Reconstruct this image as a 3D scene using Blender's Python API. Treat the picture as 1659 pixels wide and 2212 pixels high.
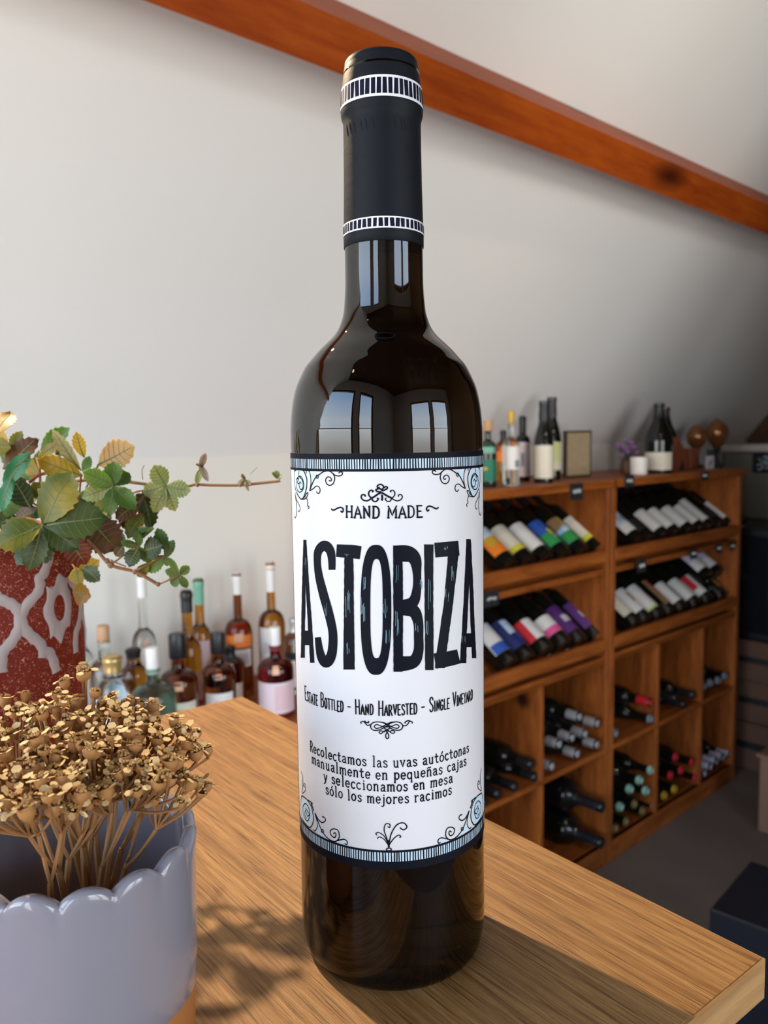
import bpy, math, random
import numpy as np
from math import sin, cos, tan, radians, pi, atan2, asin, sqrt, hypot
from mathutils import Matrix, Vector

for o in list(bpy.data.objects):
    bpy.data.objects.remove(o)
random.seed(11)
scene = bpy.context.scene
COL = scene.collection

# ------------------------------------------------------------------ camera
F, CX, CY = 1750.0, 829.5, 1106.0            # focal length and centre in pixels of the 1659 x 2212 frame
PITCH, ROLL, EYE = radians(5.42), radians(0.84), 1.40
_r0, _u0 = np.array([1., 0, 0]), np.array([0, sin(PITCH), cos(PITCH)])
FWD = np.array([0, cos(PITCH), -sin(PITCH)])
RGT = cos(ROLL) * _r0 - sin(ROLL) * _u0
UPV = sin(ROLL) * _r0 + cos(ROLL) * _u0
CAM = np.array([0, 0, EYE])
cam_d = bpy.data.cameras.new('camera')
cam = bpy.data.objects.new('camera', cam_d)
COL.objects.link(cam)
cam_d.sensor_fit = 'HORIZONTAL'
cam_d.sensor_width = 36.0
cam_d.lens = 36.0 * F / 1659.0
cam_d.clip_start = 0.01
cam_d.dof.use_dof = True
cam_d.dof.focus_distance = 0.285
cam_d.dof.aperture_fstop = 25.0
cam.matrix_world = Matrix(((RGT[0], UPV[0], -FWD[0], 0), (RGT[1], UPV[1], -FWD[1], 0),
                           (RGT[2], UPV[2], -FWD[2], EYE), (0, 0, 0, 1)))
scene.camera = cam

# ------------------------------------------------------------------ colour management, sky, lamps
vs = scene.view_settings
vs.view_transform = 'Standard'
vs.look = 'None'
vs.gamma = 1.0
vs.use_curve_mapping = False
vs.exposure = -0.90
world = bpy.data.worlds.new('sky')
scene.world = world
world.use_nodes = True
wn = world.node_tree
wn.nodes.clear()
w_out = wn.nodes.new('ShaderNodeOutputWorld')
w_bg = wn.nodes.new('ShaderNodeBackground')
w_tc = wn.nodes.new('ShaderNodeTexCoord')
w_sep = wn.nodes.new('ShaderNodeSeparateXYZ')
w_map = wn.nodes.new('ShaderNodeMapRange')
w_map.inputs['From Min'].default_value = -0.25
w_map.inputs['From Max'].default_value = 1.0
w_ramp = wn.nodes.new('ShaderNodeValToRGB')
els = w_ramp.color_ramp.elements
els[0].position = 0.0
els[0].color = (1.05, 1.02, .96, 1)
els[1].position = 1.0
els[1].color = (0.15, 0.30, .65, 1)
e = els.new(0.19); e.color = (1.05, 1.02, .96, 1)
e = els.new(0.23); e.color = (1.8, 1.9, 2.0, 1)
e = els.new(0.50); e.color = (0.75, 1.15, 1.75, 1)
w_bg.inputs["Strength"].default_value = 9.4
wn.links.new(w_tc.outputs['Generated'], w_sep.inputs[0])
wn.links.new(w_sep.outputs['Z'], w_map.inputs['Value'])
wn.links.new(w_map.outputs[0], w_ramp.inputs[0])
wn.links.new(w_ramp.outputs[0], w_bg.inputs['Color'])
wn.links.new(w_bg.outputs[0], w_out.inputs[0])

# directions of the attic: D runs along the low back wall, N points out of the room through it
D = np.array([.7365, .6764, 0.])
N = np.array([-.6764, .7365, 0.])
Z = np.array([0, 0, 1.])
RACK = np.array([.7386, 2.5419, 0.])          # foot of the rack's middle post
WALL_N = 0.36                                 # wall behind the rack front
KNEE = 1.355
SLOPE = radians(50)
WPT = RACK + N * WALL_N
TBL = EYE - .2035                             # tabletop height


def lamp_spot(name, loc, target, power, col, size, angle, blend=.6):
    d = bpy.data.lights.new(name, 'SPOT')
    d.energy = power
    d.color = col
    d.shadow_soft_size = size
    d.spot_size = radians(angle)
    d.spot_blend = blend
    o = bpy.data.objects.new(name, d)
    COL.objects.link(o)
    o.location = loc
    o.rotation_euler = (Vector(target) - Vector(loc)).to_track_quat('-Z', 'Y').to_euler()
    return o


WARM = (1.0, .75, .47)
lamp_spot('beam_spot_light', (-.435, .77, 1.98), (-.05, .40, TBL), 100, WARM, .010, 75, .6)
lamp_spot('ceiling_spot_light', (1.0, .9, 2.5), (.25, 2.3, .8), 40, WARM, .03, 60, .9)
lamp_spot('ceiling_fill_light', tuple(RACK + D * -.75 + N * -1.05 + Z * 1.95), tuple(RACK + D * -.35 + N * -.3 + Z * 2.2), 9, (1.0, .90, .78), .05, 120, 1.0)  # unseen fill lamp, added to brighten the upper right of the slope
lamp_spot('ceiling_spot_light.001', (-.9, -.3, 2.7), (-.4, 1.7, 1.0), 10, WARM, .03, 70, .9)


# ------------------------------------------------------------------ camera geometry helpers
def ray(x, y):
    return FWD + RGT * (x - CX) / F - UPV * (y - CY) / F


def on_z(x, y, z):
    d = ray(x, y)
    return CAM + d * ((z - EYE) / d[2])


def on_plane(x, y, p0, n):
    d = ray(x, y)
    return CAM + d * (np.dot(p0 - CAM, n) / np.dot(d, n))


def on_wall(x, y, off):                        # plane parallel to the rack front, off metres behind it
    return on_plane(x, y, RACK + N * off, N)


def at_depth(x, y, depth):
    d = ray(x, y)
    return CAM + d * (depth / d[1])


def on_cyl(x, y, ax, r):
    d = ray(x, y)
    a = d[0] ** 2 + d[1] ** 2
    b = -2 * (d[0] * ax[0] + d[1] * ax[1])
    c = ax[0] ** 2 + ax[1] ** 2 - r * r
    q = b * b - 4 * a * c
    t = (-b - sqrt(max(q, 0))) / (2 * a)
    p = CAM + d * t
    return atan2(p[0] - ax[0], -(p[1] - ax[1])), p[2]   # angle (0 = towards the viewer, + right), height


# ------------------------------------------------------------------ mesh helpers
class MB:
    def __init__(s):
        s.v, s.f = [], []

    def add(s, vs, fs):
        k = len(s.v)
        s.v += [tuple(map(float, p)) for p in vs]
        s.f += [tuple(i + k for i in f) for f in fs]
        return s

    def grid(s, P, cu=False, cv=False):
        n, m = len(P), len(P[0])
        vs = [p for row in P for p in row]
        fs = []
        for i in range(n if cu else n - 1):
            for j in range(m if cv else m - 1):
                i2, j2 = (i + 1) % n, (j + 1) % m
                fs.append((i * m + j, i * m + j2, i2 * m + j2, i2 * m + j))
        return s.add(vs, fs)

    def lathe(s, prof, seg=32, cap0=True, cap1=True, c=(0, 0)):
        P = [[(c[0] + r * cos(2 * pi * j / seg), c[1] + r * sin(2 * pi * j / seg), z) for j in range(seg)] for r, z in prof]
        k = len(s.v)
        s.grid(P, cv=True)
        n = len(prof)
        if cap0:
            s.f.append(tuple(k + j for j in reversed(range(seg))))
        if cap1:
            s.f.append(tuple(k + (n - 1) * seg + j for j in range(seg)))
        return s

    def box(s, lo, hi, bev=0.0):
        x0, y0, z0 = lo
        x1, y1, z1 = hi
        if bev <= 0:
            vs = [(x0, y0, z0), (x1, y0, z0), (x1, y1, z0), (x0, y1, z0), (x0, y0, z1), (x1, y0, z1), (x1, y1, z1), (x0, y1, z1)]
            return s.add(vs, [(3, 2, 1, 0), (4, 5, 6, 7), (0, 1, 5, 4), (1, 2, 6, 5), (2, 3, 7, 6), (3, 0, 4, 7)])
        b = min(bev, (x1 - x0) / 2.1, (y1 - y0) / 2.1, (z1 - z0) / 2.1)
        rows = []
        for z, i in ((z0, b), (z0 + b, 0), (z1 - b, 0), (z1, b)):
            a = b if i == 0 else b
            rows.append([(x0 + i + (a if i == 0 else a) * 0 + (b if i == 0 else 0), y0 + i, z), (x1 - i - (b if i == 0 else 0), y0 + i, z),
                         (x1 - i, y0 + i + (b if i == 0 else 0), z), (x1 - i, y1 - i - (b if i == 0 else 0), z),
                         (x1 - i - (b if i == 0 else 0), y1 - i, z), (x0 + i + (b if i == 0 else 0), y1 - i, z),
                         (x0 + i, y1 - i - (b if i == 0 else 0), z), (x0 + i, y0 + i + (b if i == 0 else 0), z)])
        k = len(s.v)
        s.grid(rows, cv=True)
        s.f.append(tuple(k + j for j in reversed(range(8))))
        s.f.append(tuple(k + 24 + j for j in range(8)))
        return s

    def tube(s, pts, rad, seg=6, cap=True):
        pts = [np.array(p, float) for p in pts]
        n = len(pts)
        rad = rad if hasattr(rad, '__len__') else [rad] * n
        rows = []
        ref = np.array([.3, .2, 1.])
        for i, p in enumerate(pts):
            t = pts[min(i + 1, n - 1)] - pts[max(i - 1, 0)]
            t = t / (np.linalg.norm(t) + 1e-12)
            a = np.cross(t, ref)
            if np.linalg.norm(a) < .05:
                a = np.cross(t, np.array([1., 0, 0]))
            a /= np.linalg.norm(a)
            b = np.cross(t, a)
            rows.append([p + rad[i] * (a * cos(2 * pi * j / seg) + b * sin(2 * pi * j / seg)) for j in range(seg)])
        k = len(s.v)
        s.grid(rows, cv=True)
        if cap:
            s.f.append(tuple(k + j for j in range(seg)))
            s.f.append(tuple(k + (n - 1) * seg + j for j in reversed(range(seg))))
        return s

    def mesh(s, name, mat=None, smooth=False, sharp=None):
        me = bpy.data.meshes.new(name)
        me.from_pydata(s.v, [], s.f)
        me.validate()
        if mat:
            me.materials.append(mat)
        if smooth:
            me.polygons.foreach_set('use_smooth', [True] * len(me.polygons))
            if sharp:
                me.set_sharp_from_angle(angle=radians(sharp))
        me.update()
        return me

    def build(s, name, mat, parent=None, smooth=False, sharp=40):
        return link(name, s.mesh(name, mat, smooth, sharp), parent)


def link(name, me, parent=None):
    o = bpy.data.objects.new(name, me)
    COL.objects.link(o)
    if parent is not None:
        o.parent = parent
    return o


def empty(name, loc=(0, 0, 0), rz=0.0):
    o = bpy.data.objects.new(name, None)
    COL.objects.link(o)
    o.empty_display_size = .02
    o.location = loc
    o.rotation_euler = (0, 0, rz)
    return o


def tag(o, label=None, cat=None, group=None, kind=None):
    if label:
        o['label'] = label
    if cat:
        o['category'] = cat
    if group:
        o['group'] = group
    if kind:
        o['kind'] = kind
    return o


def smooth_path(p, k=6, closed=False):
    p = [np.array(q, float) for q in p]
    n = len(p)
    out = []
    for i in range(n if closed else n - 1):
        if closed:
            a, b, c, d = p[(i - 1) % n], p[i], p[(i + 1) % n], p[(i + 2) % n]
        else:
            a, b, c, d = p[max(i - 1, 0)], p[i], p[i + 1], p[min(i + 2, n - 1)]
        for j in range(k):
            t = j / k
            out.append(.5 * ((2 * b) + (c - a) * t + (2 * a - 5 * b + 4 * c - d) * t * t + (3 * b - a - 3 * c + d) * t ** 3))
    out.append(p[0] if closed else p[-1])
    return out


# ------------------------------------------------------------------ materials
def new_mat(name):
    m = bpy.data.materials.new(name)
    m.use_nodes = True
    return m, m.node_tree, m.node_tree.nodes['Principled BSDF']


_MC = {}


def flat(name, col, rough=.5, metal=0.0, spec=.5, coat=0.0, var=.08, vscale=30.0):
    """plain colour with a faint procedural mottling"""
    if name in _MC:
        return _MC[name]
    m, nt, b = new_mat(name)
    b.inputs['Roughness'].default_value = rough
    b.inputs['Metallic'].default_value = metal
    b.inputs['Specular IOR Level'].default_value = spec
    b.inputs['Coat Weight'].default_value = coat
    b.inputs['Coat Roughness'].default_value = .05
    if var > 0:
        tc = nt.nodes.new('ShaderNodeTexCoord')
        nz = nt.nodes.new('ShaderNodeTexNoise')
        nz.inputs['Scale'].default_value = vscale
        nz.inputs['Detail'].default_value = 4
        mx = nt.nodes.new('ShaderNodeMix')
        mx.data_type = 'RGBA'
        mx.inputs[6].default_value = tuple(c * (1 - var) for c in col) + (1,)
        mx.inputs[7].default_value = tuple(min(1, c * (1 + var)) for c in col) + (1,)
        nt.links.new(tc.outputs['Object'], nz.inputs['Vector'])
        nt.links.new(nz.outputs['Fac'], mx.inputs[0])
        nt.links.new(mx.outputs[2], b.inputs['Base Color'])
    else:
        b.inputs['Base Color'].default_value = tuple(col) + (1,)
    _MC[name] = m
    return m


def glass(name, col, rough=.02, trans=1.0, ior=1.45):
    if name in _MC:
        return _MC[name]
    m, nt, b = new_mat(name)
    b.inputs['Base Color'].default_value = tuple(col) + (1,)
    b.inputs['Roughness'].default_value = rough
    b.inputs['Transmission Weight'].default_value = trans
    b.inputs['IOR'].default_value = ior
    _MC[name] = m
    return m


def wood(name, c_dark, c_light, stretch, rough=.45, bump=.15, knots=0.0, fleck=0.0, nscale=1.0, rot=0.0, coat=0.0):
    if name in _MC:
        return _MC[name]
    m, nt, b = new_mat(name)
    L = nt.links
    tc = nt.nodes.new('ShaderNodeTexCoord')
    mp = nt.nodes.new('ShaderNodeMapping')
    mp.inputs['Rotation'].default_value = (0, 0, rot)
    mp2 = nt.nodes.new('ShaderNodeMapping')
    mp2.inputs['Scale'].default_value = stretch
    L.new(tc.outputs['Object'], mp.inputs[0])
    L.new(mp.outputs[0], mp2.inputs[0])
    n1 = nt.nodes.new('ShaderNodeTexNoise')
    n1.inputs['Scale'].default_value = 4 * nscale
    n1.inputs['Detail'].default_value = 8
    n1.inputs['Roughness'].default_value = .62
    n1.inputs['Distortion'].default_value = .35
    L.new(mp2.outputs[0], n1.inputs['Vector'])
    n2 = nt.nodes.new('ShaderNodeTexNoise')
    n2.inputs['Scale'].default_value = 18 * nscale
    n2.inputs['Detail'].default_value = 4
    n2.inputs['Roughness'].default_value = .7
    L.new(mp2.outputs[0], n2.inputs['Vector'])
    ad = nt.nodes.new('ShaderNodeMath')
    ad.operation = 'MULTIPLY_ADD'
    ad.inputs[1].default_value = .45
    L.new(n2.outputs['Fac'], ad.inputs[0])
    L.new(n1.outputs['Fac'], ad.inputs[2])
    rp = nt.nodes.new('ShaderNodeValToRGB')
    rp.color_ramp.elements[0].position = .52
    rp.color_ramp.elements[0].color = tuple(c_dark) + (1,)
    rp.color_ramp.elements[1].position = .92
    rp.color_ramp.elements[1].color = tuple(c_light) + (1,)
    L.new(ad.outputs[0], rp.inputs[0])
    colr = rp.outputs[0]
    if fleck > 0:                                  # dark pores drawn out along the grain
        mp3 = nt.nodes.new('ShaderNodeMapping')
        mp3.inputs['Scale'].default_value = (20, 800, 60)
        L.new(mp.outputs[0], mp3.inputs[0])
        n3 = nt.nodes.new('ShaderNodeTexNoise')
        n3.inputs['Scale'].default_value = 1.6
        n3.inputs['Detail'].default_value = 2
        L.new(mp3.outputs[0], n3.inputs['Vector'])
        r3 = nt.nodes.new('ShaderNodeValToRGB')
        r3.color_ramp.elements[0].position = .56
        r3.color_ramp.elements[1].position = .66
        L.new(n3.outputs['Fac'], r3.inputs[0])
        ml = nt.nodes.new('ShaderNodeMath')
        ml.operation = 'MULTIPLY'
        ml.inputs[1].default_value = fleck
        L.new(r3.outputs[0], ml.inputs[0])
        mx = nt.nodes.new('ShaderNodeMix')
        mx.data_type = 'RGBA'
        mx.inputs[7].default_value = tuple(c * .45 for c in c_dark) + (1,)
        L.new(ml.outputs[0], mx.inputs[0])
        L.new(colr, mx.inputs[6])
        colr = mx.outputs[2]
    if knots > 0:
        vo = nt.nodes.new('ShaderNodeTexVoronoi')
        vo.inputs['Scale'].default_value = knots
        mp4 = nt.nodes.new('ShaderNodeMapping')
        mp4.inputs['Scale'].default_value = (.45, 1.2, 1.2)
        L.new(mp.outputs[0], mp4.inputs[0])
        L.new(mp4.outputs[0], vo.inputs['Vector'])
        r4 = nt.nodes.new('ShaderNodeValToRGB')
        r4.color_ramp.elements[0].position = .05
        r4.color_ramp.elements[0].color = (1, 1, 1, 1)
        r4.color_ramp.elements[1].position = .13
        r4.color_ramp.elements[1].color = (0, 0, 0, 1)
        L.new(vo.outputs['Distance'], r4.inputs[0])
        mx = nt.nodes.new('ShaderNodeMix')
        mx.data_type = 'RGBA'
        mx.inputs[7].default_value = tuple(c * .22 for c in c_dark) + (1,)
        L.new(r4.outputs[0], mx.inputs[0])
        L.new(colr, mx.inputs[6])
        colr = mx.outputs[2]
    L.new(colr, b.inputs['Base Color'])
    b.inputs['Roughness'].default_value = rough
    b.inputs['Specular IOR Level'].default_value = .3
    b.inputs['Coat Weight'].default_value = coat
    bp = nt.nodes.new('ShaderNodeBump')
    bp.inputs['Strength'].default_value = bump
    bp.inputs['Distance'].default_value = .002
    L.new(ad.outputs[0], bp.inputs['Height'])
    L.new(bp.outputs[0], b.inputs['Normal'])
    _MC[name] = m
    return m


def leaf_mat(name, ca, cb, trans=.35):
    if name in _MC:
        return _MC[name]
    m, nt, b = new_mat(name)
    L = nt.links
    tc = nt.nodes.new('ShaderNodeTexCoord')
    nz = nt.nodes.new('ShaderNodeTexNoise')
    nz.inputs['Scale'].default_value = 55
    nz.inputs['Detail'].default_value = 4
    L.new(tc.outputs['Object'], nz.inputs['Vector'])
    rp = nt.nodes.new('ShaderNodeValToRGB')
    rp.color_ramp.elements[0].position = .38
    rp.color_ramp.elements[1].position = .64
    rp.color_ramp.elements[0].color = tuple(ca) + (1,)
    rp.color_ramp.elements[1].color = tuple(cb) + (1,)
    L.new(nz.outputs['Fac'], rp.inputs[0])
    L.new(rp.outputs[0], b.inputs['Base Color'])
    b.inputs['Roughness'].default_value = .45
    tr = nt.nodes.new('ShaderNodeBsdfTranslucent')
    L.new(rp.outputs[0], tr.inputs['Color'])
    mx = nt.nodes.new('ShaderNodeMixShader')
    mx.inputs[0].default_value = trans
    L.new(b.outputs[0], mx.inputs[1])
    L.new(tr.outputs[0], mx.inputs[2])
    L.new(mx.outputs[0], nt.nodes['Material Output'].inputs['Surface'])
    _MC[name] = m
    return m


PLASTER = flat('plaster', (.86, .86, .84), .9, var=.03, vscale=3)
FLOORM = flat('concrete_floor', (.15, .11, .085), .75, var=.25, vscale=5)
PANEL = wood('dark_panelling', (.05, .022, .01), (.11, .05, .02), (1, 6, 6), .6, .1)
RACKW = wood('rack_pine', (.15, .032, .004), (.38, .105, .016), (1.2, 9, 9), .5, .1, knots=3.0)
BEAMW = wood('beam_pine', (.26, .035, .002), (.42, .085, .006), (1.0, 10, 10), .5, .1, knots=2.6)
OAK = wood('oak_top', (.19, .078, .018), (.43, .235, .082), (2.4, 62, 20), .42, .5, fleck=.75, nscale=1.3)
OAKE = wood('oak_edge', (.27, .135, .045), (.44, .255, .10), (2.0, 26, 26), .45, .25, nscale=1.2)
DARKM = flat('dark_metal', (.012, .012, .014), .5)

# ------------------------------------------------------------------ the room
RZ = atan2(D[1], D[0])


def room(name, kind='structure'):
    o = empty(name, RACK, RZ)
    return o


def local_box(name, lo, hi, mat, bev=0.0, kind='structure'):
    """box in the rack frame: x along the wall, y towards the wall, z up"""
    o = MB().box(lo, hi, bev).build(name, mat)
    o.location = RACK
    o.rotation_euler = (0, 0, RZ)
    return tag(o, kind=kind) if kind else o


S0, S1, NB = -3.7, 1.75, -3.7                 # left gable, right end wall, far side of the room
local_box('floor', (S0 - .1, NB, -.1), (S1 + .1, WALL_N + .2, 0), FLOORM)
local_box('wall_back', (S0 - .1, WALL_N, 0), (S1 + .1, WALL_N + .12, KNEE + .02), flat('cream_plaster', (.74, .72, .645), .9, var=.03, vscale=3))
local_box('wall_right', (S1, NB, 0), (S1 + .12, WALL_N + .1, 4.2), PANEL)
tn = tan(SLOPE)
RIDGE_N = -.9
RIDGE_Z = KNEE + (WALL_N - RIDGE_N) * tn


def slab(name, y0, z0, y1, z1, th, mat):
    mb = MB()
    vs = [(x, y, z) for x in (S0 - .1, S1 + .1) for (y, z) in ((y0, z0), (y1, z1), (y1, z1 + th), (y0, z0 + th))]
    mb.add(vs, [(0, 1, 2, 3), (7, 6, 5, 4), (0, 4, 5, 1), (1, 5, 6, 2), (2, 6, 7, 3), (3, 7, 4, 0)])
    o = mb.build(name, mat)
    o.location = RACK
    o.rotation_euler = (0, 0, RZ)
    return tag(o, kind='structure')


slab('ceiling', WALL_N, KNEE, RIDGE_N, RIDGE_Z, .15, PLASTER)
slab('ceiling.001', NB - .1, 2.75, RIDGE_N, RIDGE_Z, .15, PANEL)
WINF = wood('window_frame_wood', (.16, .05, .012), (.3, .11, .03), (8, 8, 1), .5)
Z0W, Z1W = .30, 2.30


def glazed_wall(nm, axis, pos, lo, hi, opens, top, k0):
    """wall with tall openings; axis 'D' = gable across the room, 'N' = long wall facing the racks"""
    def bx(a, b_, z0_, z1_, t0, t1):
        return ((pos + t0, a, z0_), (pos + t1, b_, z1_)) if axis == 'D' else ((a, pos + t0, z0_), (b_, pos + t1, z1_))
    local_box(nm, *bx(lo, hi, 0, Z0W, -.15, 0), PLASTER)
    local_box(nm, *bx(lo, hi, Z1W, top, -.15, 0), PLASTER)
    ed = [lo] + [v for ab in opens for v in ab] + [hi]
    for i in range(0, len(ed), 2):
        local_box(nm, *bx(ed[i], ed[i + 1], Z0W, Z1W, -.15, 0), PLASTER)
    for i, (a, b_) in enumerate(opens):
        fr = MB()
        for q in (bx(a, a + .05, Z0W, Z1W, -.1, -.04), bx(b_ - .05, b_, Z0W, Z1W, -.1, -.04), bx(a, b_, Z0W, Z0W + .06, -.1, -.04), bx(a, b_, Z1W - .06, Z1W, -.1, -.04), bx(a, b_, 1.55, 1.6, -.1, -.04)):
            fr.box(*q)
        o = fr.build('window_%d' % (k0 + i), WINF)
        o.location = RACK
        o.rotation_euler = (0, 0, RZ)
        tag(o, kind='structure')
        pd = bpy.data.lights.new('window_portal', 'AREA')      # sampling portal for the daylight, gives no light itself
        pd.shape = 'RECTANGLE'
        pd.size = b_ - a
        pd.size_y = Z1W - Z0W
        pd.cycles.is_portal = True
        po = bpy.data.objects.new('window_portal', pd)
        COL.objects.link(po)
        if axis == 'D':
            c = RACK + D * (pos - .02) + N * ((a + b_) / 2) + Z * (Z0W + Z1W) / 2
            X_, Z_ = -N, -D
        else:
            c = RACK + D * ((a + b_) / 2) + N * (pos - .02) + Z * (Z0W + Z1W) / 2
            X_, Z_ = D, -N
        po.matrix_world = Matrix(((X_[0], 0, Z_[0], c[0]), (X_[1], 0, Z_[1], c[1]), (X_[2], 1, Z_[2], c[2]), (0, 0, 0, 1)))


glazed_wall('wall_left', 'D', S0, NB, WALL_N, [(-2.2, -1.6), (-1.4, .25)], 4.2, 1)
glazed_wall('wall_front', 'N', NB, S0, S1, [(-2.7, -1.6), (-1.45, -.35)], 2.9, 3)
# unseen dark blocker, added to keep front-window light off the right-hand corner
local_box('unseen_light_blocker', (-.08, NB, 0), (0, -1.25, 2.9), PANEL)

# roof purlin under the slope
nS = Z * cos(SLOPE) + N * sin(SLOPE)
uS = -N * cos(SLOPE) + Z * sin(SLOPE)
cB = on_plane(833, 59.6, WPT + Z * KNEE, nS)
bm = MB()
ty, wy = .112, .074
base = cB - RACK
n0, z0 = float(base @ N), float(base[2])
sec = [(n0, z0), (n0 + nS @ N * -ty, z0 - nS[2] * ty), (n0 + nS @ N * -ty - (uS @ N) * wy, z0 - nS[2] * ty - uS[2] * wy),
       (n0 - (uS @ N) * wy, z0 - uS[2] * wy)]
sec = [(a, b + (.01 if i in (0, 3) else 0)) for i, (a, b) in enumerate(sec)]
NBM = 40
rows = []
for i in range(NBM + 1):
    x = S0 + (S1 - S0) * i / NBM
    w = .0012 * sin(i * 1.7) + .001 * sin(i * .6)
    rows.append([(x, a + w, b + w * .6) for a, b in sec])
bm.grid(rows, cv=True)
o = bm.build('trim_1', BEAMW)
o.location = RACK
o.rotation_euler = (0, 0, RZ)
tag(o, 'stained pine roof beam running under the sloping white ceiling', kind='structure')

# ------------------------------------------------------------------ the counter
TA, TB = on_z(522, 1504, TBL), on_z(1653.5, 2069.5, TBL)       # far and near corners of its end edge
tE = (TB - TA) / np.linalg.norm(TB - TA)                       # along the end edge, the direction of the grain
tL = np.array([tE[1], -tE[0], 0.])                             # along the counter, away from the end
if tL[0] > 0:
    tL = -tL
TW = float(np.linalg.norm(TB - TA))
TLEN = 1.15
TTH = .0165
counter = empty('counter', (TA[0], TA[1], 0), atan2(tE[1], tE[0]))
tag(counter, 'pale oak counter carrying the big bottle and the two pots', 'counter')
# local frame: x along the grain (far corner to near corner), y = -length direction
ysg = 1.0 if np.dot(np.array([-tE[1], tE[0], 0]), tL) > 0 else -1.0
ylo, yhi = (0, TLEN) if ysg > 0 else (-TLEN, 0)
eb = .0011
MB().box((eb, ylo + eb, TBL - TTH), (TW - eb, yhi - eb, TBL)).build('table_top', OAK, counter)
for nm, lo, hi in (('edge_band', (TW - eb, ylo, TBL - TTH), (TW, yhi, TBL - .0003)), ('edge_band', (0, ylo, TBL - TTH), (eb, yhi, TBL - .0003)),
                   ('edge_band', (eb, ylo, TBL - TTH), (TW - eb, ylo + eb, TBL - .0003)), ('edge_band', (eb, yhi - eb, TBL - TTH), (TW - eb, yhi, TBL - .0003))):
    MB().box(lo, hi).build(nm, OAKE if hi[0] - lo[0] > .1 else wood('oak_edge_front', (.27, .135, .045), (.44, .255, .10), (26, 2, 26), .45, .25, nscale=1.2), counter)
for x in (.05, TW - .09):
    for y in (ylo + .06, yhi - .1):
        MB().box((x, y, 0), (x + .04, y + .04, TBL - TTH), .003).build('leg', DARKM, counter)
MB().box((.05, ylo + .08, TBL - TTH - .06), (TW - .05, yhi - .08, TBL - TTH)).build('apron', DARKM, counter)

# ------------------------------------------------------------------ the big wine bottle
AX = np.array([.3123 * sin(radians(.25)), .3123 * cos(radians(.25))])
R0 = .0366
bottle = empty('wine_bottle', (AX[0], AX[1], TBL))
tag(bottle, 'large dark wine bottle with black capsule and white illustrated label in the foreground', 'bottle')
prof = [(.004, .006), (.016, .005), (.026, .0022), (.0300, .0004), (.0318, 0.0), (.0336, .0008), (.0352, .0030), (.0361, .0065), (.0366, .0115), (.0368, .018), (.0367, .030),
        (R0, .06), (R0, .12), (R0, .1968), (.0365, .2068), (.0361, .212), (.03533, .217), (.03406, .2219), (.03176, .22694), (.0302, .2297), (.02823, .232),
        (.02595, .23462), (.02349, .23707), (.02042, .2399), (.01851, .24215), (.0172, .2445), (.01621, .24717), (.0156, .2495), (.01529, .25216), (.0149, .257), (.01472, .2624), (.01466, .2756),
        (.0144, .30), (.0140, .318), (.0142, .333), (.0128, .3365), (.006, .3368)]
m, nt, b = new_mat('dark_bottle_glass')
b.inputs['Base Color'].default_value = (.007, .0035, .0009, 1)
b.inputs['Roughness'].default_value = .015
b.inputs['Transmission Weight'].default_value = 1.0
b.inputs['IOR'].default_value = 1.5
tc = nt.nodes.new('ShaderNodeTexCoord')
nz = nt.nodes.new('ShaderNodeTexNoise')
nz.inputs['Scale'].default_value = 45
bp = nt.nodes.new('ShaderNodeBump')
bp.inputs['Strength'].default_value = .05
bp.inputs['Distance'].default_value = .0015
nt.links.new(tc.outputs['Object'], nz.inputs['Vector'])
nt.links.new(nz.outputs['Fac'], bp.inputs['Height'])
nt.links.new(bp.outputs[0], b.inputs['Normal'])
MAINGLASS = m
MB().lathe(smooth_path(prof, 3), 96).build('glass_body', MAINGLASS, bottle, True, 60)

# capsule
CAPM, nt, b = new_mat('capsule_black')
b.inputs['Base Color'].default_value = (.008, .0095, .0125, 1)
b.inputs['Roughness'].default_value = .5
b.inputs['Specular IOR Level'].default_value = .10
tc = nt.nodes.new('ShaderNodeTexCoord')
nz = nt.nodes.new('ShaderNodeTexNoise')
nz.inputs['Scale'].default_value = 120
mp = nt.nodes.new('ShaderNodeMapping')
mp.inputs['Scale'].default_value = (1, 1, 3)
bp = nt.nodes.new('ShaderNodeBump')
bp.inputs['Strength'].default_value = .12
bp.inputs['Distance'].default_value = .001
nt.links.new(tc.outputs['Object'], mp.inputs[0])
nt.links.new(mp.outputs[0], nz.inputs['Vector'])
nt.links.new(nz.outputs['Fac'], bp.inputs['Height'])
nt.links.new(bp.outputs[0], b.inputs['Normal'])
cap_prof = [(.01475, .2730), (.01500, .2732), (.01503, .2765), (.01485, .2827), (.01455, .296), (.01440, .3085), (.01436, .3165), (.01445, .3185), (.01488, .3195), (.01515, .3206),
            (.01520, .3222), (.01512, .3240), (.01495, .3280), (.01440, .3325), (.01400, .3352), (.01372, .3370), (.01366, .3372), (.01362, .3378), (.01345, .3390), (.0130, .3397), (.0118, .3400), (.006, .3401), (.001, .3401)]


def cap_r(z):
    zs = [q[1] for q in cap_prof]
    return float(np.interp(z, zs, [q[0] for q in cap_prof]))


capsule = MB().lathe(cap_prof, 96, True, True).build('capsule', CAPM, bottle, True, 60)
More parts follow.
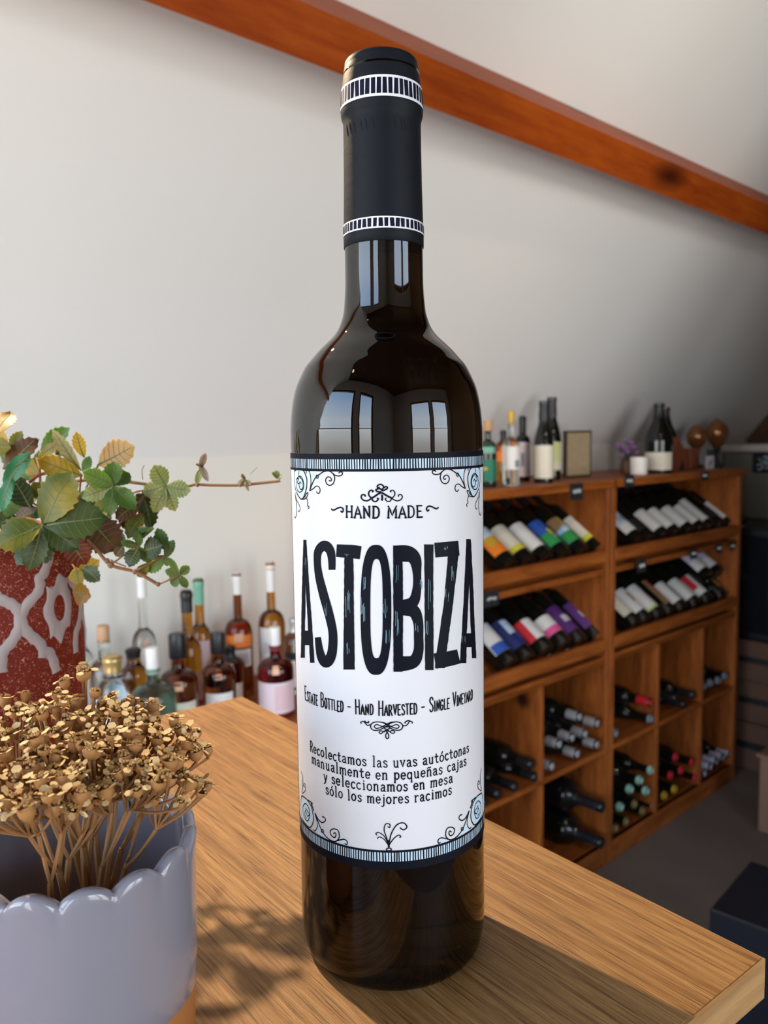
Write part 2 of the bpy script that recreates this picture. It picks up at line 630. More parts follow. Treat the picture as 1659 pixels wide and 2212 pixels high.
# creases under the lip
cr = MB()
for k in range(14):
    a = -pi / 2 + (k - 6.5) * .17 + random.uniform(-.04, .04)
    z = .3160
    pts = []
    for j in range(5):
        aa = a + j * .018
        zz = z - j * .0011 - random.uniform(0, .0003)
        rr = cap_r(zz) + .00004
        pts.append((rr * cos(aa), rr * sin(aa), zz))
    cr.tube(pts, [.00005, .00016, .0002, .00016, .00005], 5)
cr.build('crease', CAPM, capsule, True)
WHITEP = flat('white_print', (.70, .70, .73), .45, var=.02)
INK = flat('navy_black_ink', (.004, .005, .010), .5, spec=.08, var=.15)
RINGINK = flat('capsule_ink', (.006, .007, .018), .5, spec=.08, var=.1)


def pol(r, a, z):
    """point on the bottle: angle 0 faces the viewer, + goes right"""
    return (r * sin(a), -r * cos(a), z)


# printed rings on the capsule
for z0, z1, nb in ((.3222, .3296, 46), (.2772, .2813, 46)):
    def ringpatch(a0, a1, za, zb, eps, n):
        return [[pol(cap_r(z) + eps, a0 + (a1 - a0) * i / n, z) for z in np.linspace(za, zb, 5)] for i in range(n + 1)]
    ring = MB().grid(ringpatch(-pi, pi, z0, z1, .00012, 96)).build('printed_ring', WHITEP, capsule, True)
    bars = MB()
    h = z1 - z0
    for k in range(nb):
        a0 = -pi + 2 * pi * k / nb
        w = 2 * pi / nb
        l0, l1 = a0 + w * (.14 + random.uniform(-.06, .06)), a0 + w * (.86 + random.uniform(-.1, .1))
        t0, t1 = a0 + w * (.12 + random.uniform(-.08, .1)), a0 + w * (.84 + random.uniform(-.1, .1))
        P = []
        for i in range(4):
            row = []
            for j in range(5):
                f, g = i / 3, j / 4
                z = z0 + h * (.13 + .74 * g)
                a = (l0 * (1 - g) + t0 * g) * (1 - f) + (l1 * (1 - g) + t1 * g) * f
                row.append(pol(cap_r(z) + .0002, a, z))
            P.append(row)
        bars.grid(P)
    bars.build('ring_bars', RINGINK, ring, True)

# ---- label: paper, bands and hand drawn print, all wrapped on the glass
PX = .0001585                                  # metres per photo pixel on the label front


def lab(x, y):
    a, z = on_cyl(x, y, AX, R0)
    return a * R0, z - TBL                       # (u, z) on the unrolled label


def wrap(u, z, eps):
    return pol(R0 + eps, u / R0, z)


U0, U1 = radians(-83) * R0, radians(83) * R0
ZT, ZB = .1974, .0492
PAPER, nt, b = new_mat('label_paper')
b.inputs['Base Color'].default_value = (.63, .62, .63, 1)
b.inputs['Roughness'].default_value = .5
tc = nt.nodes.new('ShaderNodeTexCoord')
nz = nt.nodes.new('ShaderNodeTexNoise')
nz.inputs['Scale'].default_value = 900
bp = nt.nodes.new('ShaderNodeBump')
bp.inputs['Strength'].default_value = .12
bp.inputs['Distance'].default_value = .0003
nt.links.new(tc.outputs['Object'], nz.inputs['Vector'])
nt.links.new(nz.outputs['Fac'], bp.inputs['Height'])
nt.links.new(bp.outputs[0], b.inputs['Normal'])
PALEBLUE = flat('pale_blue_print', (.50, .64, .74), .5, var=.06)
TEAL = flat('teal_highlight_print', (.10, .20, .24), .45, var=.3, vscale=300)


def uvpatch(mb, u0, u1, z0, z1, eps, nu=None, nz_=1):
    nu = nu or max(1, int(abs(u1 - u0) / .0012))
    mb.grid([[wrap(u0 + (u1 - u0) * i / nu, z0 + (z1 - z0) * j / nz_, eps) for j in range(nz_ + 1)] for i in range(nu + 1)])


mb = MB()
nu = 120
rows = []
for i in range(nu + 1):
    u = U0 + (U1 - U0) * i / nu
    rows.append([wrap(u, ZB, 0.00002), wrap(u, ZB, .00015), wrap(u, ZT, .00015), wrap(u, ZT, .00002)])
mb.grid(rows)
label = mb.build('paper_label', PAPER, bottle, True, 50)
tag(label, 'white paper label with black hand drawn lettering')

for za, zb, ep in ((.1954, ZT, .00024), (.1912, .1921, .00030), (.0556, .0564, .00030), (ZB, .0522, .00024)):
    band = MB()
    uvpatch(band, U0, U1, za, zb, ep)
    band.build('border_band', INK, label, True)
stripe = MB()
uvpatch(stripe, U0, U1, .1915, .1956, .00022)
uvpatch(stripe, U0, U1, .0520, .0560, .00022)
uvpatch(stripe, U0, U0 + .0020, .0556, .1916, .00022)
uvpatch(stripe, U1 - .0020, U1, .0556, .1916, .00022)
stripe.build('border_stripe', PALEBLUE, label, True)
bars = MB()
for za, zb in ((.1917, .1955), (.0521, .0558)):
    u = U0 + .0015
    while u < U1 - .0018:
        w = random.uniform(.00034, .00052)
        k = random.uniform(-.00012, .00012)
        bars.grid([[wrap(u + k * 0, za, .00030), wrap(u + k, zb, .00030)], [wrap(u + w + random.uniform(-.0001, .0001), za, .00030), wrap(u + w + k, zb, .00030)]])
        u += random.uniform(.00084, .00110)
for ua, ub, sg in ((U0, U0 + .0018, 1), (U1 - .0018, U1, -1)):
    z = .0562
    while z < .1908:
        w = random.uniform(.00042, .0006)
        tl = .00055 * sg
        bars.grid([[wrap(ua + (ub - ua) * f, z + tl * f, .00030), wrap(ua + (ub - ua) * f, z + w + tl * f, .00030)] for f in (0, .5, 1)])
        z += .00102
    for e_ in (ua, ub):
        bars.grid([[wrap(e_ - .0001, .0556, .0003), wrap(e_ - .0001, .1915, .0003)], [wrap(e_ + .00014, .0556, .0003), wrap(e_ + .00014, .1915, .0003)]])
bars.build('border_bars', INK, label, True)


def ribbon(mb, pts, w, eps, closed=False):
    """flat inked stroke along (u, z) points"""
    pts = [np.array(p, float) for p in pts]
    q = [pts[0]]
    for p in pts[1:]:
        L = np.linalg.norm(p - q[-1])
        if L < 1e-6:
            continue
        n = max(1, int(L / .0011))
        a = q[-1]
        for i in range(1, n + 1):
            q.append(a + (p - a) * i / n)
    n = len(q)
    rows = []
    ws = w if callable(w) else (lambda t: w)
    for i, p in enumerate(q):
        t = q[min(i + 1, n - 1)] - q[max(i - 1, 0)]
        L = np.linalg.norm(t)
        t = t / L if L > 1e-9 else np.array([1., 0])
        nn = np.array([-t[1], t[0]])
        hw = ws(i / max(1, n - 1)) / 2
        rows.append([wrap(*(p + nn * hw), eps), wrap(*(p - nn * hw), eps)])
    mb.grid(rows)


def px_stroke(mb, pts, org, sc, w, eps=.0003, k=5, mirror=False, closed=False):
    q = [lab(org[0] + x / sc, org[1] + y / sc) for x, y in pts]
    if mirror:
        q = [(-u, z) for u, z in q]
    q = smooth_path(q, k, closed)
    ribbon(mb, q, w * 1.25 * PX, eps)


def px_rows(mb, rows, eps=.0003):
    """filled vertical letter limb from rows (left x, right x, y) in the letter crop"""
    out = []
    for i in range(len(rows) - 1):
        (a0, b0, y0), (a1, b1, y1) = rows[i], rows[i + 1]
        n = max(2, int(abs(y1 - y0) / 25))
        for j in range(n + (i == len(rows) - 2)):
            t = j / n
            jt = random.uniform(-1.5, 1.5)
            L = (600 + (a0 + (a1 - a0) * t + jt) / 3.456, 1100 + (y0 + (y1 - y0) * t) / 3.456)
            Rr = (600 + (b0 + (b1 - b0) * t + random.uniform(-1.5, 1.5)) / 3.456, L[1])
            out.append([wrap(*lab(L[0] + (Rr[0] - L[0]) * f / 4, L[1]), eps) for f in range(5)])
    mb.grid(out)


def px_limb(mb, pts, ws, k=6, eps=.0003):
    """filled curved letter limb: centre points and widths in the letter crop"""
    p3 = smooth_path([(x, y, w) for (x, y), w in zip(pts, ws)], k)
    out = []
    n = len(p3)
    for i, p in enumerate(p3):
        t = p3[min(i + 1, n - 1)][:2] - p3[max(i - 1, 0)][:2]
        t = t / (np.linalg.norm(t) + 1e-9)
        nn = np.array([-t[1], t[0]])
        row = []
        for f in range(6):
            c = p[:2] + nn * p[2] * (f / 5 - .5)
            row.append(wrap(*lab(600 + c[0] / 3.456, 1100 + c[1] / 3.456), eps))
        out.append(row)
    mb.grid(out)


def letter():
    return MB()


def done(mb):
    return mb.build('large_letter', INK, label, True)


l = letter(); px_rows(l, [(195, 217, 228), (187, 238, 560)]); px_rows(l, [(187, 212, 560), (180, 206, 905), (177, 205, 1108)])
px_rows(l, [(212, 238, 560), (232, 262, 905), (246, 278, 1145)]); px_rows(l, [(184, 258, 905), (183, 262, 1015)]); done(l)
l = letter(); px_limb(l, [(408, 452), (406, 370), (392, 305), (352, 272), (308, 310), (299, 390), (312, 500), (346, 640), (385, 780), (414, 920), (412, 1040), (395, 1110), (364, 1143), (332, 1108), (314, 1040), (303, 955)],
                      [50, 56, 66, 78, 62, 52, 58, 66, 66, 64, 68, 74, 78, 66, 54, 44]); done(l)
l = letter(); px_limb(l, [(441, 308), (500, 312), (560, 316), (620, 324)], [94, 98, 100, 98], 4); px_rows(l, [(500, 566, 350), (497, 570, 700), (492, 576, 1196)]); done(l)
l = letter()
rows = []
for i in range(73):
    a = 2 * pi * i / 72
    ca, sa = cos(a), sin(a)
    sp = lambda v, n: math.copysign(abs(v) ** (2 / n), v)
    o_ = (734 + 114 * sp(ca, 2.7), 750 - 485 * sp(sa, 2.7))
    i_ = (738 + 46 * sp(ca, 2.9), 741 - 370 * sp(sa, 2.9))
    rows.append([wrap(*lab(600 + (o_[0] + (i_[0] - o_[0]) * f / 4) / 3.456, 1100 + (o_[1] + (i_[1] - o_[1]) * f / 4) / 3.456), .0003) for f in range(5)])
l.grid(rows); done(l)
l = letter(); px_rows(l, [(861, 931, 270), (862, 934, 750), (864, 932, 1212)])
px_limb(l, [(895, 330), (975, 334), (1024, 378), (1038, 480), (1037, 590), (1010, 690), (925, 735)], [122, 120, 92, 62, 64, 84, 116])
px_limb(l, [(925, 733), (1012, 760), (1046, 840), (1050, 950), (1048, 1060), (1008, 1138), (892, 1153)], [116, 96, 74, 70, 74, 96, 118]); done(l)
l = letter(); px_rows(l, [(1091, 1160, 262), (1095, 1158, 700), (1099, 1162, 1200)]); done(l)
l = letter(); px_limb(l, [(1170, 305), (1260, 298), (1348, 290)], [110, 110, 112], 5)
px_rows(l, [(1270, 1348, 320), (1238, 1305, 700), (1184, 1258, 1060), (1171, 1245, 1185)])
px_limb(l, [(1171, 1132), (1260, 1118), (1347, 1098)], [116, 112, 108], 5); done(l)
l = letter(); px_rows(l, [(1405, 1436, 222), (1391, 1453, 545)]); px_rows(l, [(1391, 1425, 545), (1370, 1406, 928), (1355, 1404, 1148)])
px_rows(l, [(1425, 1453, 545), (1438, 1468, 925), (1447, 1477, 1112)]); px_rows(l, [(1371, 1466, 925), (1366, 1471, 1030)]); done(l)
hl = MB()
for (x, y, n_, hgt) in ((526, 720, 5, 130), (524, 1030, 3, 70), (640, 760, 5, 120), (655, 560, 4, 90), (805, 740, 5, 90), (820, 930, 4, 80), (890, 470, 3, 100), (888, 880, 4, 170),
                        (1062, 560, 3, 70), (1120, 640, 3, 140), (1120, 880, 3, 120), (1300, 480, 5, 70), (1250, 290, 5, 20), (1265, 640, 3, 60), (355, 740, 3, 80), (520, 340, 4, 14), (203, 420, 2, 90), (1385, 980, 3, 50), (1040, 880, 3, 60), (540, 640, 2, 60)):
    for j in range(n_):
        xx, yy, hh = x + random.uniform(-16, 16), y + random.uniform(-.4, .4) * hgt, hgt * random.uniform(.25, .6)
        px_stroke(hl, [(xx, yy - hh), (xx + random.uniform(-2, 3), yy), (xx + random.uniform(-4, 4), yy + hh)], (600, 1100), 3.456, random.uniform(.6, 1.3), .00042, 4)
hl.build('letter_highlights', TEAL, label, True)


# ---- stroke lettering
def arc(cx, cy, rx, ry, a0, a1, n=14):
    return [(cx + rx * cos(radians(a0 + (a1 - a0) * i / n)), cy + ry * sin(radians(a0 + (a1 - a0) * i / n))) for i in range(n + 1)]


# glyph: (advance, strokes, serif ticks (x, y, left, right))
GL = {
    'e': (.52, [[(.07, .31), (.46, .31)] + arc(.26, .3, .2, .3, 2, 318)], []),
    'c': (.5, [arc(.28, .3, .21, .3, 48, 315)], []),
    'o': (.56, [arc(.28, .3, .22, .3, 0, 360)], []),
    'l': (.36, [[(.19, 0), (.19, 1)]], [(.19, 0, .12, .12), (.19, 1, .13, 0)]),
    't': (.46, [[(.2, .86), (.2, .14), (.28, .02), (.41, .06)], [(.05, .6), (.4, .6)]], []),
    'a': (.54, [[(.1, .5), (.2, .6), (.34, .58), (.4, .46), (.4, .06), (.5, 0)], [(.4, .35), (.22, .33), (.09, .2), (.12, .05), (.24, 0), (.4, .12)]], []),
    'm': (.84, [[(.12, .6), (.12, 0)], [(.12, .46), (.24, .6), (.36, .58), (.41, .46), (.41, 0)], [(.41, .46), (.53, .6), (.65, .58), (.7, .46), (.7, 0)]],
          [(.12, 0, .09, .09), (.41, 0, .08, .08), (.7, 0, .08, .09), (.12, .6, .1, 0)]),
    'n': (.6, [[(.12, .6), (.12, 0)], [(.12, .44), (.25, .6), (.38, .59), (.45, .46), (.45, 0)]], [(.12, 0, .09, .09), (.45, 0, .09, .09), (.12, .6, .1, 0)]),
    's': (.5, [[(.42, .5), (.3, .6), (.16, .58), (.1, .46), (.2, .35), (.35, .27), (.43, .14), (.34, .02), (.2, 0), (.08, .1)]], []),
    'u': (.6, [[(.13, .6), (.13, .16), (.2, .02), (.33, .01), (.46, .16)], [(.46, .6), (.46, 0)]], [(.13, .6, .1, 0), (.46, .6, .1, 0), (.46, 0, 0, .1)]),
    'v': (.54, [[(.08, .6), (.27, 0), (.46, .6)]], [(.08, .6, .08, .09), (.46, .6, .09, .08)]),
    'y': (.56, [[(.1, .6), (.28, .04)], [(.48, .6), (.26, -.16), (.12, -.26)]], [(.1, .6, .08, .09), (.48, .6, .09, .06)]),
    'p': (.6, [[(.14, .6), (.14, -.32)], arc(.33, .3, .2, .3, 0, 360)], [(.14, -.32, .1, .1), (.14, .6, .11, 0)]),
    'q': (.6, [[(.48, .6), (.48, -.32)], arc(.28, .3, .2, .3, 0, 360)], [(.48, -.32, .1, .1)]),
    'j': (.34, [[(.22, .6), (.22, -.15), (.13, -.28), (.0, -.24)], [(.2, .82), (.23, .78)]], [(.22, .6, .1, 0)]),
    'i': (.38, [[(.2, .6), (.2, 0)], [(.18, .84), (.21, .8)]], [(.2, 0, .11, .11), (.2, .6, .11, 0)]),
    'r': (.48, [[(.14, .6), (.14, 0)], [(.14, .4), (.25, .56), (.38, .6), (.43, .52)]], [(.14, 0, .1, .11), (.14, .6, .11, 0)]),
    'A': (.56, [[(.03, 0), (.27, 1), (.52, 0)], [(.13, .34), (.42, .34)]], [(.03, 0, .08, .09), (.52, 0, .1, .07)]),
    'B': (.54, [[(.08, 0), (.08, 1)], [(.08, 1), (.3, .99), (.42, .86), (.4, .64), (.28, .54), (.08, .53)], [(.28, .54), (.45, .42), (.46, .16), (.33, .01), (.08, 0)]], [(.08, 0, .07, 0), (.08, 1, .07, 0)]),
    'D': (.58, [[(.1, 0), (.1, 1)], [(.1, 1), (.3, .98), (.47, .76), (.48, .26), (.32, .02), (.1, 0)]], [(.1, 0, .09, 0), (.1, 1, .09, 0)]),
    'E': (.5, [[(.1, 0), (.1, 1)], [(.1, 1), (.43, 1)], [(.1, .52), (.36, .52)], [(.1, 0), (.45, 0)]], [(.1, 0, .09, 0), (.1, 1, .09, 0)]),
    'G': (.56, [[(.46, .82), (.36, .98), (.2, .97), (.09, .78), (.08, .25), (.18, .03), (.34, .01), (.46, .16), (.46, .46), (.3, .46)]], []),
    'H': (.6, [[(.1, 0), (.1, 1)], [(.49, 0), (.49, 1)], [(.1, .5), (.49, .5)]], [(.1, 0, .08, .09), (.1, 1, .08, .09), (.49, 0, .09, .08), (.49, 1, .09, .08)]),
    'I': (.26, [[(.13, 0), (.13, 1)]], [(.13, 0, .09, .09), (.13, 1, .09, .09)]),
    'L': (.46, [[(.09, 1), (.09, 0), (.42, 0)]], []),
    'M': (.74, [[(.1, 0), (.13, 1), (.37, .2), (.6, 1), (.64, 0)]], [(.1, 0, .09, .09), (.64, 0, .09, .09), (.13, 1, .1, 0), (.6, 1, 0, .1)]),
    'N': (.6, [[(.1, 0), (.1, 1), (.49, 0), (.49, 1)]], [(.1, 0, .08, .08), (.49, 1, .08, .08), (.1, 1, .08, 0)]),
    'O': (.58, [arc(.29, .5, .2, .5, 90, 450, 20)], []),
    'R': (.58, [[(.1, 0), (.1, 1)], [(.1, 1), (.32, .99), (.45, .84), (.43, .6), (.3, .49), (.1, .48)], [(.28, .48), (.5, 0)]], [(.1, 0, .09, .09), (.1, 1, .09, 0), (.5, 0, .05, .07)]),
    'S': (.52, [[(.44, .8), (.36, .96), (.22, .99), (.1, .86), (.1, .68), (.24, .53), (.4, .4), (.45, .2), (.36, .04), (.2, .0), (.08, .14)]], []),
    'T': (.5, [[(.25, 0), (.25, 1)], [(.04, 1), (.46, 1)]], []),
    'V': (.52, [[(.05, 1), (.26, 0), (.47, 1)]], []),
    'Y': (.52, [[(.05, 1), (.26, .45), (.47, 1)], [(.26, .45), (.26, 0)]], []),
    '-': (.4, [[(.06, .42), (.34, .42)]], []),
    ' ': (.34, [], []),
}
GL['ó'] = (GL['o'][0], GL['o'][1] + [[(.25, .74), (.36, .92)]], [])
GL['ñ'] = (GL['n'][0], GL['n'][1] + [[(.12, .76), (.22, .84), (.34, .77), (.44, .85)]], GL['n'][2])


def text_line(txt, left, right, cap, stroke, serif=True, small=None, gap=.05, yoff=0.0):
    """set one line of stroke lettering between two photo points on its baseline"""
    (u0, z0), (u1, z1) = lab(*left), lab(*right)
    adv, x = [], 0.0
    for ch in txt:
        sc = 1.0
        g = ch
        if small and ch.isalpha() and ch.islower():
            sc, g = small, ch.upper()
        adv.append((x, g, sc))
        x += GL[g][0] * sc + gap
    tot = x - gap
    kx = (u1 - u0) / tot
    mb = MB()
    for x, g, sc in adv:
        dx, dz = random.uniform(-.01, .01), random.uniform(-.02, .02)
        tilt = random.uniform(-.03, .03)

        def T(q):
            fx = x + dx + q[0] * sc + tilt * q[1]
            f = fx / tot
            return (u0 + fx * kx, z0 + (z1 - z0) * f + (q[1] * sc + dz) * cap + yoff)
        for st in GL[g][1]:
            w = stroke * random.uniform(.88, 1.12)
            pts = [T(q) for q in st]
            if len(pts) > 4:
                pts = smooth_path(pts, 2)
            ribbon(mb, pts, w, .0003)
            for q in (pts[0], pts[-1]):
                ribbon(mb, [(q[0] - w * .4, q[1]), (q[0] + w * .4, q[1])], w * .8, .0003)
        if serif:
            for (sx, sy, la, ra) in GL[g][2]:
                ribbon(mb, [T((sx - la, sy)), T((sx + ra, sy))], stroke * .85, .0003)
    return mb.build('text_line', INK, label, True)


text_line('HAND MADE', (747, 1117.5), (913, 1117), 25 * PX, 3.6 * PX, gap=.07)
text_line('Estate Bottled - Hand Harvested - Single Vineyard', (660, 1511), (1020, 1510), 33 * PX, 3.0 * PX, serif=False, small=.72, gap=.06)
text_line('Recolectamos las uvas autóctonas', (671, 1621), (1012, 1623), 24.5 * PX, 2.9 * PX, gap=.10)
text_line('manualmente en pequeñas cajas', (674.5, 1647.5), (1006.5, 1651.5), 24.5 * PX, 2.9 * PX, gap=.10)
text_line('y seleccionamos en mesa', (700, 1685), (977, 1688.5), 24.5 * PX, 2.9 * PX, gap=.10)
text_line('sólo los mejores racimos', (704.5, 1713), (975, 1714.5), 24.5 * PX, 2.9 * PX, gap=.10)

# ---- scrolls and corner flourishes
def orn(strokes, org, sc, mirror=False, nm='scroll_ornament'):
    mb = MB()
    for st in strokes:
        pts, w = (st[0], st[1]) if isinstance(st, tuple) and isinstance(st[1], (int, float)) and not isinstance(st[0], (int, float)) else (st, 2.0)
        px_stroke(mb, pts, org, sc, w, .0003, 5, mirror)
    return mb.build(nm, INK, label, True)


def circ(x, y, r, ry=None):
    return [(x + r * cos(a * pi / 6), y + (ry or r) * sin(a * pi / 6)) for a in range(13)]


def fill(polys, org, sc, mirror):
    mb = MB()
    for p in polys:
        q = [np.array(lab(org[0] + x / sc, org[1] + y / sc)) for x, y in p]
        if mirror:
            q = [np.array((-a[0], a[1])) for a in q]
        c = sum(q) / len(q)
        mb.grid([[wrap(*(c + (a - c) * f / 4), .00024) for f in range(5)] for a in q + [q[0]]])
    return mb.build('corner_tint', PALEBLUE, label, True)


O1, K1 = (620, 970), 6.9125
TLC = [([(345, 625), (380, 530), (430, 430), (500, 372), (560, 335), (640, 330), (700, 380), (716, 450), (690, 520), (640, 542), (595, 512), (584, 455), (615, 415), (655, 428), (670, 462), (648, 478), (632, 462)], 2.0),
       (circ(458, 412, 18, 24), 1.7), ([(690, 360), (720, 390), (780, 402), (825, 385), (830, 350), (800, 340), (775, 360)], 2.0),
       ([(345, 625), (365, 520), (362, 420), (347, 350), (318, 315), (296, 330), (300, 360)], 1.9),
       ([(345, 625), (400, 590), (440, 555), (480, 562), (500, 600), (495, 645), (470, 662), (445, 635)], 1.8),
       ([(120, 330), (122, 500), (150, 640), (230, 750), (290, 620), (306, 480), (290, 400), (250, 320), (180, 298), (120, 330)], 2.2),
       ([(205, 400), (160, 440), (148, 530), (170, 620), (210, 642), (250, 600), (262, 520), (235, 430), (205, 400)], 2.0),
       ([(190, 330), (185, 400), (230, 450), (250, 520), (240, 590), (212, 600), (190, 540), (205, 490), (222, 520)], 2.2), ([(150, 450), (185, 440), (165, 500), (195, 520)], 2.2),
       ([(230, 750), (290, 735), (322, 660), (300, 660), (275, 710), (230, 745)], 1.9), ([(300, 735), (318, 790), (312, 840), (336, 862), (325, 895)], 1.6),
       ([(130, 640), (150, 750), (190, 830), (205, 890), (190, 935), (176, 910)], 1.5), ([(130, 680), (150, 830), (152, 960), (132, 1030), (116, 980)], 1.6)]
O3, K3 = (640, 1640), 7.54
BLC = [([(310, 870), (360, 1000), (400, 1110), (470, 1230), (560, 1312), (640, 1336), (698, 1290), (706, 1220), (680, 1150), (610, 1130), (560, 1170), (580, 1240), (630, 1270), (655, 1230), (640, 1192), (612, 1212)], 2.2),
       ([(640, 1335), (720, 1310), (790, 1300), (835, 1340), (825, 1388), (795, 1365)], 2.1), ([(310, 870), (345, 1000), (352, 1100), (315, 1165), (285, 1135)], 2.0),
       ([(316, 875), (370, 980), (430, 1027), (480, 1000), (472, 950), (430, 930)], 2.2), (circ(435, 1165, 18, 24), 1.8),
       ([(100, 590), (170, 640), (240, 740), (280, 880), (286, 1010), (240, 1104), (180, 1070), (110, 960), (85, 800), (90, 650), (100, 590)], 2.3),
       ([(120, 760), (160, 718), (210, 780), (230, 900), (200, 1000), (150, 960), (120, 850), (120, 760)], 2.1), ([(160, 790), (200, 850), (222, 900), (190, 922), (165, 830), (150, 900), (180, 960)], 2.2),
       ([(105, 560), (150, 520), (162, 450), (142, 388), (128, 430), (150, 452)], 1.7), ([(100, 545), (116, 400), (110, 270), (86, 192)], 1.7), ([(250, 715), (272, 770), (292, 835)], 3.0), ([(200, 660), (270, 715), (250, 730)], 2.4)]
for mir in (False, True):
    fill([[(120, 330), (122, 500), (150, 640), (230, 750), (290, 620), (306, 480), (290, 400), (250, 320), (180, 298)], [(350, 330), (365, 520), (400, 480), (440, 420), (500, 372), (600, 330)], [(130, 680), (150, 830), (150, 960), (132, 1020)]], O1, K1, mir)
    fill([[(100, 590), (170, 640), (240, 740), (280, 880), (286, 1010), (240, 1104), (180, 1070), (110, 960), (85, 800), (90, 650)], [(348, 985), (400, 1110), (470, 1230), (530, 1290), (400, 1230), (325, 1170), (350, 1100)], [(680, 1345), (790, 1305), (832, 1340), (822, 1385)], [(100, 540), (112, 400), (106, 290), (90, 400)]], O3, K3, mir)
    orn(TLC, O1, K1, mir, 'corner_flourish')
    orn(BLC, O3, K3, mir, 'corner_flourish')
c1 = [[(1265, 735), (1200, 772), (1140, 760), (1110, 720), (1125, 682), (1165, 685), (1168, 712)], [(1265, 735), (1225, 690), (1225, 640), (1258, 612), (1288, 628), (1270, 642)],
      [(1265, 735), (1290, 775), (1330, 782), (1365, 745), (1342, 730)]]
mc = lambda L, cx: [[(2 * cx - x, y) for x, y in s_] for s_ in L]
orn([(s_, 2.6) for s_ in c1] + [(s_, 2.0) for s_ in mc(c1, 1415)] + [([(1265, 735), (1320, 700), (1370, 665), (1420, 655), (1480, 690), (1565, 735)], 3.2), ([(1415, 680), (1422, 720), (1418, 770)], 3.4),
     ([(1410, 640), (1345, 632), (1330, 605), (1390, 592), (1425, 622), (1470, 604), (1500, 582), (1480, 560), (1440, 580), (1420, 612)], 2.6),
     ([(1425, 605), (1442, 560), (1400, 526), (1352, 546), (1356, 580), (1385, 570)], 2.6)], O1, K1)
tl_ = [[(665, 890), (700, 912), (760, 882), (810, 870), (845, 900), (830, 942), (805, 920)]]
orn([(tl_[0], 2.8)], O1, K1)
orn([(tl_[0], 2.8)], (633, 970), K1, True)
big8 = [(800, 795), (720, 748), (600, 738), (522, 770), (508, 840), (560, 886), (660, 880), (760, 830), (860, 762), (960, 735), (1052, 765), (1075, 830), (1030, 882), (930, 880), (850, 842), (800, 795)]
small8 = [(795, 830), (700, 815), (620, 785), (572, 812), (600, 852), (690, 835), (795, 775), (880, 740), (940, 745)]
small8b = [(795, 830), (880, 815), (960, 785), (1012, 812), (985, 850), (900, 835), (795, 775), (720, 742)]
low = [(790, 880), (740, 905), (690, 950), (655, 925), (690, 896), (745, 915), (800, 880), (850, 915), (900, 945), (935, 915), (890, 890), (840, 908), (790, 880)]
orn([(big8, 2.0), (small8, 1.8), (small8b, 1.8), (low, 1.9), ([(745, 850), (800, 890), (772, 980), (792, 1038), (825, 1020), (825, 970), (790, 890), (850, 850)], 2.0),
     ([(500, 785), (450, 798), (410, 762), (380, 730), (332, 740), (340, 770)], 2.0), ([(400, 715), (420, 745), (470, 748), (465, 720)], 2.2),
     ([(1078, 800), (1130, 805), (1170, 770), (1200, 725), (1245, 740), (1240, 768)], 2.0), ([(1200, 720), (1170, 715), (1120, 740), (1125, 765)], 2.2)], (740, 1470), 8.295)
orn([([(815, 915), (800, 850), (780, 790), (790, 745), (820, 745), (820, 770), (805, 762)], 1.9), ([(815, 900), (830, 820), (870, 752), (920, 735), (946, 765), (920, 787), (895, 770)], 2.2), ([(812, 890), (780, 832), (740, 806), (720, 814), (730, 827)], 1.8),
     ([(812, 900), (780, 856), (745, 838), (730, 852)], 1.8), ([(818, 895), (850, 850), (885, 825), (902, 836), (890, 843)], 1.9), ([(813, 860), (814, 915)], 3.6), (circ(815, 930, 18, 10), 2.2)], (600, 1560), 3.392)

# ------------------------------------------------------------------ white scalloped pot
WR = .0362
wc = on_z(168, 1797, TBL + .078)
WPOS = np.array([wc[0], wc[1], TBL])
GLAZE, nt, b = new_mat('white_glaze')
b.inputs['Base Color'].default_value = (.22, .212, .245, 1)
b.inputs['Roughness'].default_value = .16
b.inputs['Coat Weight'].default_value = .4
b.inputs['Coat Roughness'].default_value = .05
TERRA = flat('tan_clay', (.36, .135, .035), .55, var=.12, vscale=60)
pot = empty('scalloped_pot', WPOS)
tag(pot, 'small white glazed ceramic pot with scalloped rim holding dried flowers', 'pot')
NS, SEG = 15, 180
rows = []
HB = .0245                                      # glaze starts here, clay below


def scal(a):
    return abs(cos(NS * a / 2)) ** .8


def wall_r(z):
    return WR * float(np.interp(z, [0, .01, .03, .05, .08], [.93, .955, .975, .99, 1.0]))


ring_def = [(HB, 0, 0), (HB + .0006, .0005, 0), (.035, .0005, 0), (.05, .0005, .0), (.062, .0005, .06), (.068, .0006, .25), (.0715, .0009, .6), (.0735, .0010, .85), (.0748, .0004, 1.0), (.0752, -.0010, 1.0),
            (.0748, -.0026, 1.0), (.0735, -.0033, .9), (.071, -.0036, .6), (.066, -.0038, .2), (.055, -.0040, 0), (.03, -.0042, 0), (.012, -.0052, 0)]
for z, dr, k in ring_def:
    row = []
    for j in range(SEG):
        a = 2 * pi * j / SEG
        s_ = scal(a)
        zz = z + k * (.0036 * s_ - .0012)
        rr = wall_r(z) + dr + k * (.0012 * s_ - .0009) * (1 if dr > -.002 else .6)
        row.append((rr * sin(a), -rr * cos(a), zz))
    rows.append(row)
mb = MB().grid(rows, cv=True)
k = len(mb.v) - SEG
mb.f.append(tuple(k + j for j in range(SEG)))
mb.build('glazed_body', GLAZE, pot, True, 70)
MB().lathe([(wall_r(0) - .002, 0), (wall_r(0), .0015), (wall_r(.012), .012), (wall_r(HB), HB), (wall_r(HB) - .001, HB + .0004)], 72).build('clay_foot', TERRA, pot, True, 50)

